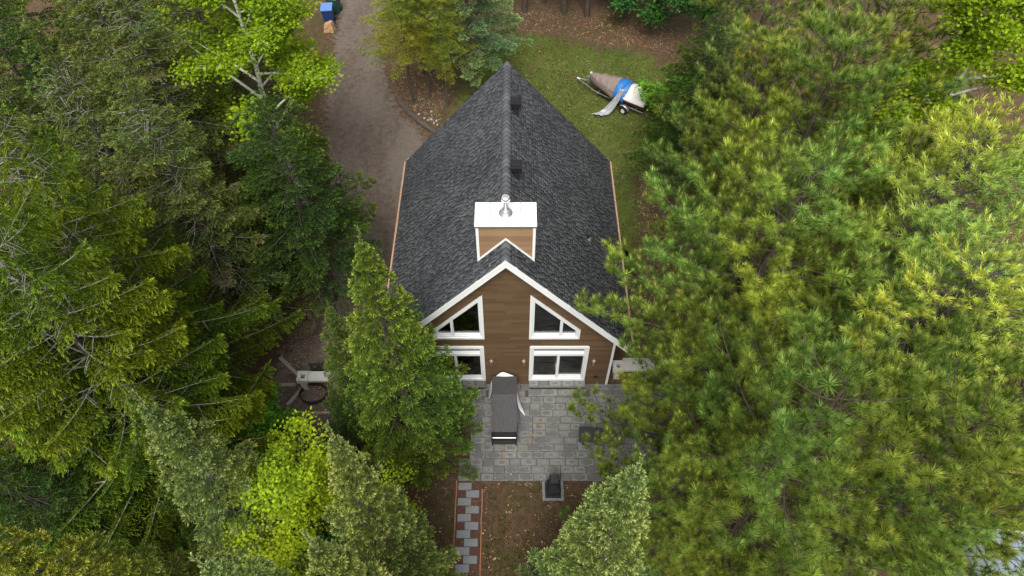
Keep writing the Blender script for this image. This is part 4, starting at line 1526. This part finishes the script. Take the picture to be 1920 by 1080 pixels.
def pine(name, seed, H, Rm, z0=4.0, whorl=.55, nb=5, tuft=.16, sec_sp=.3, temps=T_PINE, mat='pine', dome=.55, sub=2, rise=.25, barkm='bark_red', flat=0.0, per=3):
    rng = np.random.default_rng(seed)
    cl = Cloud(seed + 1)
    tb = Tubes(); tl = Tubes()
    zz = np.linspace(0, H, 12)
    wob = np.cumsum(rng.normal(0, .05, (12, 2)), 0)
    trunk = np.column_stack([wob[:, 0], wob[:, 1], zz])
    tb.add(trunk, .17, .03, 8)
    z = z0
    while z < H:
        fr = (H - z) / (H - z0)
        L0 = Rm * (min(1.0, fr * 1.25 + .08) ** dome) * (1 if fr < .8 else 1 - (fr - .8) * 1.2)
        az0 = rng.uniform(0, 6.28)
        for k in range(nb):
            az = az0 + 6.283 * k / nb + rng.normal(0, .25)
            L = L0 * rng.uniform(.6, 1.2) + .2
            zb = z + rng.normal(0, .12)
            rad = np.array([math.cos(az), math.sin(az), 0]); lat = np.array([-rad[1], rad[0], 0])
            a = .05 + rise * 2.2 * (1 - fr) ** 1.5 + rng.normal(0, .08)
            upc = rise + rng.normal(0, .06)
            bend = rng.normal(0, .18)
            cx = np.interp(zb, zz, trunk[:, 0]); cy = np.interp(zb, zz, trunk[:, 1])
            def B(s):
                s = np.asarray(s, float)
                Q = np.array([cx, cy, zb]) + np.outer(s * L, rad) + np.outer(bend * L * s * s, lat)
                Q[:, 2] += L * (a * s + upc * s * s)
                return Q
            tl.add(B(np.linspace(0, 1, 7)), (.01 + .008 * L), .005, 5)
            m = max(int(L * .85 / sec_sp), 2)
            s = np.linspace(.18, 1.0, m)
            Pb = B(s); T = unit(B(s + .02) - B(s - .02)); S = unit(np.cross(T, UPV[None]))
            for i in range(m):
                for sg in (-1, 1):
                    ln = (.3 + .55 * (1 - s[i]) * min(1, L / 2)) * rng.uniform(.6, 1.3)
                    if s[i] > .97: ln *= .5
                    d = unit(T[i] * .8 + S[i] * sg * .75 + UPV * (rng.uniform(.0, .45) - flat) + rng.normal(0, .15, 3))
                    e = Pb[i] + d * ln + UPV * ln * .12
                    tl.add(np.array([Pb[i], Pb[i] + d * ln * .5, e]), .011, .006, 3)
                    # tufts: one at the end, others on short side shoots
                    dirs = [unit(d * .55 + UPV * (.9 - flat) + rng.normal(0, .22, 3))]
                    pos = [e]
                    for q in range(per - 1):
                        f = rng.uniform(.3, .95)
                        b0 = Pb[i] + d * ln * f
                        dd = unit(d * .6 + np.cross(d, UPV) * rng.choice([-1, 1]) * rng.uniform(.4, 1) + UPV * rng.uniform(.2, .8 - flat))
                        l2 = rng.uniform(.08, .25)
                        pos.append(b0 + dd * l2); dirs.append(unit(dd * .6 + UPV * (.7 - flat)))
                    for P_, D_ in zip(pos, dirs):
                        cl.add(P_, D_, tuft * rng.choice([.6, .8, 1.0, 1.0, 1.25]) * rng.uniform(.9, 1.1))
            e = B([1.0])[0]
            cl.add(e, unit(T[-1] + UPV * .4), tuft * 1.15)
            # a few dead twigs inside
            for q in range(2):
                b0 = B([rng.uniform(.1, .4)])[0]
                d = unit(rad * .5 + lat * rng.choice([-1, 1]) + UPV * rng.uniform(-.3, .3))
                tl.add([b0, b0 + d * .3, b0 + d * .6 + UPV * .05], .009, .003, 3)
        z += whorl * rng.uniform(.8, 1.2)
    for q in range(5):
        an = rng.uniform(0, 6.28)
        cl.add(trunk[-1] + np.array([math.cos(an) * .12, math.sin(an) * .12, rng.uniform(-.1, .25)]), np.array([math.cos(an) * .4, math.sin(an) * .4, 1]), tuft * 1.1)
    return dict(trunk=tb.mesh(name + '_trunk', M[barkm]), limbs=tl.mesh(name + '_limbs', M[barkm]), crown=cl.mesh(name + '_crown', temps, M[mat]))

def broadleaf(name, seed, H, Rm, z0, nlimb, leaf, nleaf, mat, barkm, spread=.16, lean=(0, 0), a=(.5, 1.1), flat=.5, nsub=6, nper=(3, 6), tr=.1, layer=0.0):
    rng = np.random.default_rng(seed)
    cl = Cloud(seed + 1)
    tb = Tubes(); tl = Tubes()
    zz = np.linspace(0, H, 14)
    wob = np.cumsum(rng.normal(0, .06, (14, 2)), 0)
    trunk = np.column_stack([wob[:, 0] + lean[0] * (zz / H) ** 1.5, wob[:, 1] + lean[1] * (zz / H) ** 1.5, zz])
    tb.add(trunk, tr, .02, 8)
    def cluster(P):
        n = rng.integers(*nper)
        cl.add(P + rng.normal(0, spread, (n, 3)) * np.array([1, 1, .7 - .5 * layer]), unit(np.array([0, 0, 1]) + rng.normal(0, .35, (n, 3))), rng.uniform(.75, 1.25, n))
    for k in range(nlimb):
        f = (k + rng.random()) / nlimb
        zb = z0 + (H - z0) * f ** .9
        az = k * 2.4 + rng.normal(0, .4)
        L = Rm * (1 - f * .75) * rng.uniform(.65, 1.15)
        rad = np.array([math.cos(az), math.sin(az), 0]); lat = np.array([-rad[1], rad[0], 0])
        asc = rng.uniform(*a)
        base = np.array([np.interp(zb, zz, trunk[:, 0]), np.interp(zb, zz, trunk[:, 1]), zb])
        bend = rng.normal(0, .2)
        def B(s):
            s = np.asarray(s, float)
            Q = base + np.outer(s * L, rad) + np.outer(bend * L * s * s, lat)
            Q[:, 2] += L * (asc * s - .25 * s * s)
            return Q
        tl.add(B(np.linspace(0, 1, 7)), .018 + .014 * L, .006, 5)
        for q in range(nsub):
            s0 = rng.uniform(.25, 1)
            b0 = B([s0])[0]
            d = unit(rad * .6 + lat * rng.choice([-1, 1]) * rng.uniform(.3, 1.1) + UPV * rng.uniform(.0, .8) * (1 - layer))
            ln = rng.uniform(.35, .95) * (1.25 - s0) * min(1.2, L * .6)
            pts = np.array([b0, b0 + d * ln * .5 + rng.normal(0, .03, 3), b0 + d * ln])
            tl.add(pts, .012, .004, 4)
            for f2 in np.linspace(.3, 1.05, max(3, int(ln / .16))):
                cluster(b0 + d * ln * f2)
        for s0 in np.linspace(.45, 1.02, 5):
            cluster(B([s0])[0])
    cluster(trunk[-1]); cluster(trunk[-2])
    temps = [leaf_tpl(seed * 7 + i, nleaf, spread * .8, leaf, flat) for i in range(4)]
    return dict(trunk=tb.mesh(name + '_trunk', M[barkm]), limbs=tl.mesh(name + '_limbs', M[barkm]), crown=cl.mesh(name + '_crown', temps, M[mat]))

def plant(proto, name, label, cat, group, loc, rz=0.0, s=1.0, sz=None, mat=None, limb_mat=None):
    t = empty(name, (loc[0], loc[1], 0), R(rz))
    t.scale = (s, s, sz or s)
    tag(t, label, cat, group)
    for part in ('trunk', 'limbs', 'crown'):
        if part not in proto: continue
        o = link(part, proto[part], t)
        m = mat if part == 'crown' else limb_mat
        if m:
            o.material_slots[0].link = 'OBJECT'
            o.material_slots[0].material = M[m]
    return t

# prototypes (mesh data shared between the trees of a kind)
SPR_A = conifer('dense_spruce', 101, 10.5, 2.3, p=.96, whorl=.42, nb=9, K=6, sl=.12, twig=.36, twig_sp=.125, inner=.38, a_top=.35, irr=.16, leader=.8)
SPR_B = conifer('slim_spruce', 202, 11.5, 2.4, p=.96, whorl=.45, nb=9, K=6, sl=.12, twig=.38, twig_sp=.125, a_low=-.15, a_top=.35, up=.1, irr=.18, inner=.38, leader=.8)
OLD = conifer('old_spruce', 303, 13.0, 3.0, z0=1.5, whorl=.5, nb=6, p=.75, K=5, sl=.16, twig=.48, twig_sp=.16, droop=.3, a_low=-.25, up=.22, irr=.3, mat='spruce_olive', bare=True, limb=.014)
NOR = conifer('norway_spruce', 404, 15.0, 4.2, z0=2.0, whorl=.58, nb=6, p=.62, K=6, sl=.17, twig=.55, twig_sp=.13, droop=.6, tw_down=.35, a_low=-.12, a_top=.35, up=.16, lift=-.2, mat='norway', bare=True, limb=.02, inner=.3)
FIR = conifer('balsam_fir', 505, 10.0, 2.6, z0=2.6, whorl=.46, nb=8, p=.62, K=5, sl=.135, twig=.42, twig_sp=.15, droop=.05, a_low=-.12, up=.05, lift=.05, temps=T_FIR, mat='fir', irr=.2)
PINE_A = pine('red_pine', 606, 14.0, 3.6, nb=5, whorl=.68, tuft=.34, sec_sp=.32, per=3, dome=.8)
PINE_B = pine('broad_pine', 707, 12.5, 3.8, z0=2.6, dome=.75, rise=.3, whorl=.66, nb=5, tuft=.34, sec_sp=.32, per=3)
WPINE = pine('white_pine', 808, 13.0, 3.7, z0=3.0, nb=6, whorl=.6, tuft=.17, sec_sp=.25, temps=T_WPINE, mat='wpine', rise=.12, flat=.3, per=5, barkm='bark', dome=.7)
ASPEN = broadleaf('aspen', 909, 14.0, 3.3, 5.0, 26, .1, 9, 'aspen', 'birch', spread=.18, nsub=11, nper=(3, 6), tr=.14)
MAPLE = broadleaf('maple', 1010, 7.0, 2.6, 2.0, 24, .075, 9, 'maple', 'bark', spread=.12, a=(.1, .75), flat=.4, nsub=9, nper=(2, 4), layer=.7)
SHRUB = broadleaf('shrub', 1111, 2.6, 1.5, .3, 14, .1, 9, 'leaf_mid', 'bark', spread=.15, nsub=7, tr=.04)
LARCH = conifer('larch', 1212, 9.0, 1.7, z0=3.0, whorl=.36, nb=6, p=.5, K=4, sl=.12, twig=.35, twig_sp=.17, temps=T_LARCH, mat='larch', inner=.15, irr=.4, tk=.55)

G_SP = 'spruce trees round the clearing'
# left front group
plant(SPR_A, 'spruce_tree', 'tall dense green spruce overlapping the left front corner of the house', 'tree', G_SP, (-3.11, -2.32), 20, 1.08, 1.0)
plant(SPR_B, 'spruce_tree', 'shorter spruce with pale buds, just left of the tall spruce by the house', 'tree', G_SP, (-4.65, -1.7), 80, .62, mat='spruce_blue')
plant(SPR_A, 'spruce_tree', 'pale tipped spruce at the bottom, nearest the stepping slab path', 'tree', G_SP, (-2.75, -7.4), 140, .86, 1.1, mat='spruce_pale')
plant(SPR_B, 'spruce_tree', 'silvery green spruce left of the yellow maple', 'tree', G_SP, (-6.33, -6.44), 200, .98, .955, mat='spruce_pale')
plant(SPR_B, 'spruce_tree', 'pale silvery spruce tip at the bottom edge below the front yard', 'tree', G_SP, (2.03, -8.18), 20, .92, 1.04, mat='spruce_pale')
plant(SPR_A, 'spruce_tree', 'pale spruce tip cut by the bottom edge below the maple', 'tree', G_SP, (-2.5, -9.45), 250, .95, 1.19, mat='spruce_pale')
plant(SPR_B, 'spruce_tree', 'small pale spruce tip at the bottom edge, left of the maple', 'tree', G_SP, (-4.4, -9.4), 310, .9, 1.0, mat='spruce_pale')
plant(SPR_A, 'spruce_tree', 'broad yellow green spruce filling the bottom left corner', 'tree', G_SP, (-8.1, -8.9), 60, 1.05, 1.1, mat='spruce_warm')
plant(SPR_A, 'spruce_tree', 'dark spruce behind the silvery spruce on the left', 'tree', G_SP, (-7.9, -5.3), 300, .95, .85, mat='spruce')
# Norway spruces and old spruces on the left
plant(NOR, 'norway_spruce', 'big yellow green spruce with grey lichen limbs at the left edge', 'tree', 'drooping spruces on the left', (-9.1, -4.3), 15, .86, .95)
plant(NOR, 'norway_spruce', 'yellow green drooping spruce behind the lichen limbed spruce', 'tree', 'drooping spruces on the left', (-10.6, -1.0), 130, .9, .88)
for i, (x, y, rz, s, sz, lab) in enumerate([
        (-11.6, 3.2, 0, 1.0, .95, 'old olive spruce in the far upper left'),
        (-9.6, 2.6, 70, .95, .9, 'old olive brown spruce left of the dark fir'),
        (-11.2, 6.6, 140, 1.0, .95, 'old olive spruce below left of the bright aspen'),
        (-12.6, 7.2, 210, 1.05, 1.0, 'old olive spruce at the top left corner'),
        (-11.3, 10.8, 290, .95, .85, 'old olive spruce behind the bright aspen'),
        (-14.5, 4.0, 30, 1.0, .95, 'old olive spruce at the far left edge'),
        (-14.8, 10.5, 170, 1.0, .95, 'old olive spruce behind the top left corner spruce'),
        (-13.2, -.6, 100, 1.0, .95, 'old olive spruce at the left edge above the lichen limbed spruce'),
        (-16.5, 14.0, 80, 1.0, .9, 'old olive spruce furthest back at the top left'),
        (-19.5, 12.0, 200, 1.0, .95, 'old olive spruce cut by the top left frame edge'),
        (-19.0, 20.0, 260, 1.0, .9, 'old olive spruce deep in the woods at the top left'),
        (-15.5, 22.0, 310, 1.0, .8, 'old olive spruce deep in the woods left of the bins'),
        (-12.4, 15.0, 40, 1.0, .8, 'old olive spruce beside the wheeled bins')]):
    plant(OLD, 'old_spruce', lab, 'tree', 'old olive spruces on the left', (x, y), rz, s, sz)
plant(FIR, 'fir_tree', 'dark green fir between the drive and the olive spruces', 'tree', 'firs', (-6.9, 3.8), 0, 1.15, .98)
plant(FIR, 'fir_tree', 'dark fir at the right edge of the lawn behind the pines', 'tree', 'firs', (7.3, 9.6), 120, 1.0, .85)
plant(FIR, 'fir_tree', 'silvery fir behind the roof peak', 'tree', 'firs', (-1.75, 16.6), 200, 1.0, .95, mat='fir_blue')
plant(FIR, 'fir_tree', 'dark fir in the very top left corner', 'tree', 'firs', (-16.0, 7.0), 10, 1.2, 1.15)
plant(NOR, 'norway_spruce', 'drooping spruce low on the left edge', 'tree', 'drooping spruces on the left', (-11.5, -4.6), 220, .9, .8)
plant(FIR, 'fir_tree', 'dark fir low at the left edge under the drooping spruces', 'tree', 'firs', (-11.2, -6.6), 140, .95, .8)
plant(FIR, 'fir_tree', 'low dark fir beneath the lichen limbed spruce', 'tree', 'firs', (-9.6, -1.6), 60, .7, .5)
# larches behind the house
for (x, y, rz, s, lab) in [(-4.74, 15.9, 0, .98, 'yellow green larch nearest the bend of the drive'), (-3.95, 16.4, 90, .95, 'thin yellow green larch, second from the drive'),
                           (-3.05, 15.6, 200, .85, 'thin larch nearest the roof, left of the silvery fir'), (-4.4, 18.3, 280, 1.05, 'yellow green larch with a dark stout trunk behind the other larches')]:
    plant(LARCH, 'larch_tree', lab, 'tree', 'larches behind the house', (x, y), rz, s)
# pines on the right
G_P = 'pines on the right'
for (pr, x, y, rz, s, sz, mt, lab) in [
        (PINE_A, 8.0, 2.0, 0, 1.0, .92, 'pine_mid', 'tall red pine in the upper right, behind the middle pine'),
        (PINE_B, 7.9, 5.6, 60, .82, .82, 'pine_deep', 'deep green pine beside the right roof edge'),
        (PINE_A, 6.6, -1.4, 120, 1.0, .87, 'pine', 'tall red pine in the middle of the right side'),
        (PINE_B, 5.7, -3.9, 200, .82, .72, 'pine_mid', 'lower pine spreading over the right end of the patio'),
        (PINE_A, 5.6, -6.7, 290, .95, .86, 'pine', 'red pine at the lower right with bare limbs'),
        (PINE_B, 8.4, -6.9, 30, .92, .9, 'pine', 'yellow green pine beside the shed at the lower right'),
        (PINE_B, 4.0, -6.6, 150, .6, .62, 'pine_mid', 'small pine beside the garden stove'),
        (PINE_A, 10.6, 5.6, 250, 1.0, .95, 'pine_deep', 'tall red pine below the right aspen'),
        (PINE_B, 8.9, -1.2, 280, .85, .7, 'pine_deep', 'shorter pine in the gap left of the white pines'),
        (PINE_B, 11.8, -4.8, 100, .9, .8, 'pine_mid', 'pine at the right edge above the shed roof')]:
    plant(pr, 'pine_tree', lab, 'tree', G_P, (x, y), rz, s, sz, mat=mt)
for (x, y, rz, s, sz, lab) in [(10.6, -.9, 0, 1.0, .93, 'pale feathery white pine at the right edge, upper one'), (9.6, -3.4, 130, .92, .88, 'pale feathery white pine at the right edge, lower one')]:
    plant(WPINE, 'white_pine', lab, 'tree', 'white pines at the right edge', (x, y), rz, s, sz)
# aspens and maple
plant(ASPEN, 'aspen_tree', 'bright green aspen with white trunk beside the drive', 'tree', 'aspens', (-8.4, 8.0), 300, 1.1, .88)
plant(ASPEN, 'aspen_tree', 'bright green aspen with white limbs in the top right corner', 'tree', 'aspens', (12.0, 3.6), 120, 1.0, .93)
plant(MAPLE, 'maple_tree', 'yellow green young maple between the spruces at lower left', 'tree', None, (-5.3, -6.0), 0, 1.05, 1.05)
# shrubs
for i, (x, y, rz, s, mt, lab) in enumerate([
        (7.5, 14.0, 0, 1.0, 'leaf_mid', 'light green bush over the stern of the boat'),
        (7.9, 12.0, 90, 1.2, 'leaf_mid', 'light green bush at the foot of the dark fir'),
        (5.2, 24.6, 20, 1.5, 'leaf_dark', 'dark leafy bush right of the last bare trunk'),
        (7.0, 24.0, 120, 1.5, 'leaf_dark', 'dark leafy bush at the top above the boat'),
        (8.8, 22.4, 220, 1.5, 'leaf_dark', 'dark leafy bush at the far right end of the lawn'),
        (2.6, 26.0, 60, 1.2, 'leaf_dark', 'dark leafy bush between the bare trunks behind the lawn'),
        (-8.0, -2.9, 40, 1.0, 'leaf_mid', 'mid green bush behind the yellow maple'),
        (-4.9, -7.6, 150, 1.3, 'leaf_dark', 'dark bush beneath the yellow maple')]):
    plant(SHRUB, 'bush', lab, 'bush', 'leafy bushes', (x, y), rz, s, mat=mt)
# bare trunks of tall pines beyond the lawn
for i, (x, y, s, lab) in enumerate([(.87, 24.0, .95, 'leftmost bare pine trunk beyond the lawn'), (2.07, 24.9, .9, 'second bare pine trunk from the left beyond the lawn'),
                                    (3.2, 23.8, 1.0, 'third bare pine trunk from the left beyond the lawn'), (4.45, 23.6, 1.0, 'rightmost bare pine trunk beyond the lawn'),
                                    (6.2, 26.5, 1.0, 'tall pine behind the dark bushes beyond the lawn'), (-1.0, 25.5, 1.0, 'tall pine behind the silvery fir beyond the lawn'),
                                    (10.5, 22.0, 1.0, 'tall pine at the far top right behind the fir'), (11.2, 15.5, 1.0, 'deep green pine right of the dark fir')]):
    plant(PINE_A, 'pine_tree', lab, 'tree', 'pines beyond the lawn', (x, y), i * 47, s, s * 1.1, mat='pine_deep')

# ------------------------------------------------------------------ ground cover
def in_poly(P, C):
    x, y = P[:, 0], P[:, 1]
    c = np.zeros(len(P), bool)
    j = len(C) - 1
    for i in range(len(C)):
        xi, yi, xj, yj = *C[i], *C[j]
        c ^= ((yi > y) != (yj > y)) & (x < (xj - xi) * (y - yi) / (yj - yi + 1e-12) + xi)
        j = i
    return c
def scatter(name, seed, polys, n, tpl, size, mat, zo=.012, tilt=.5, clump=None):
    rng = np.random.default_rng(seed)
    cl = Cloud(seed)
    for poly, k in zip(polys, n):
        C = np.asarray(poly)
        lo, hi = C.min(0), C.max(0)
        P = rng.uniform(lo, hi, (int(k * 2.2), 2))
        P = P[in_poly(P, C)][:k]
        if clump:
            keep = (np.sin(P[:, 0] * 2.1 + seed) + np.sin(P[:, 1] * 1.7 + seed * 2) + np.sin(P[:, 0] * 5.3 - P[:, 1] * 4.1)) * .33 + rng.normal(0, .4, len(P)) > clump
            P = P[keep]
        cl.add(np.column_stack([P, np.full(len(P), zo)]), unit(UPV + rng.normal(0, tilt, (len(P), 3))), rng.uniform(.6, 1.3, len(P)) * size)
    return tag(link(name, cl.mesh(name, tpl, M[mat])), kind='stuff')
T_GRASS = [needle_tpl(50 + s, 5, 0, .05, 35, 10, 1.0, .14) for s in range(3)]
g_ = scatter('lawn_grass', 71, [LAWN_C], [16000], T_GRASS, .1, 'grass', .01, .3, -.25)
tag(g_, 'short patchy green grass on the lawn', 'grass')
g_ = scatter('yard_grass', 72, [FRONT], [5000], T_GRASS, .08, 'grass', .005, .4, .05)
tag(g_, 'sparse grass tufts in the brown front yard', 'grass')
T_LIT = [leaf_tpl(60 + s, 3, .06, .06, .3) for s in range(3)]
FL = [[(-12, -10), (12, -10), (12, 0), (-12, 0)], [(-3.4, 13.8), (-6, 17), (-6.5, 22), (-1, 24), (9, 24), (9, 19.5), (2, 22), (-2.5, 19)], [(4.2, 0), (7, 0), (8, 9), (6, 11)], [(-9, -3), (-3.6, -3), (-5, 4), (-8, 7)], [(-1, 10), (5, 9), (8.5, 18), (0, 21)]]
g_ = scatter('leaf_litter', 73, FL, [3000, 3000, 1500, 1200, 900], T_LIT, 1.0, 'litter', .06, .25)
tag(g_, 'dry fallen leaves scattered over the brown needle litter', 'leaf litter')
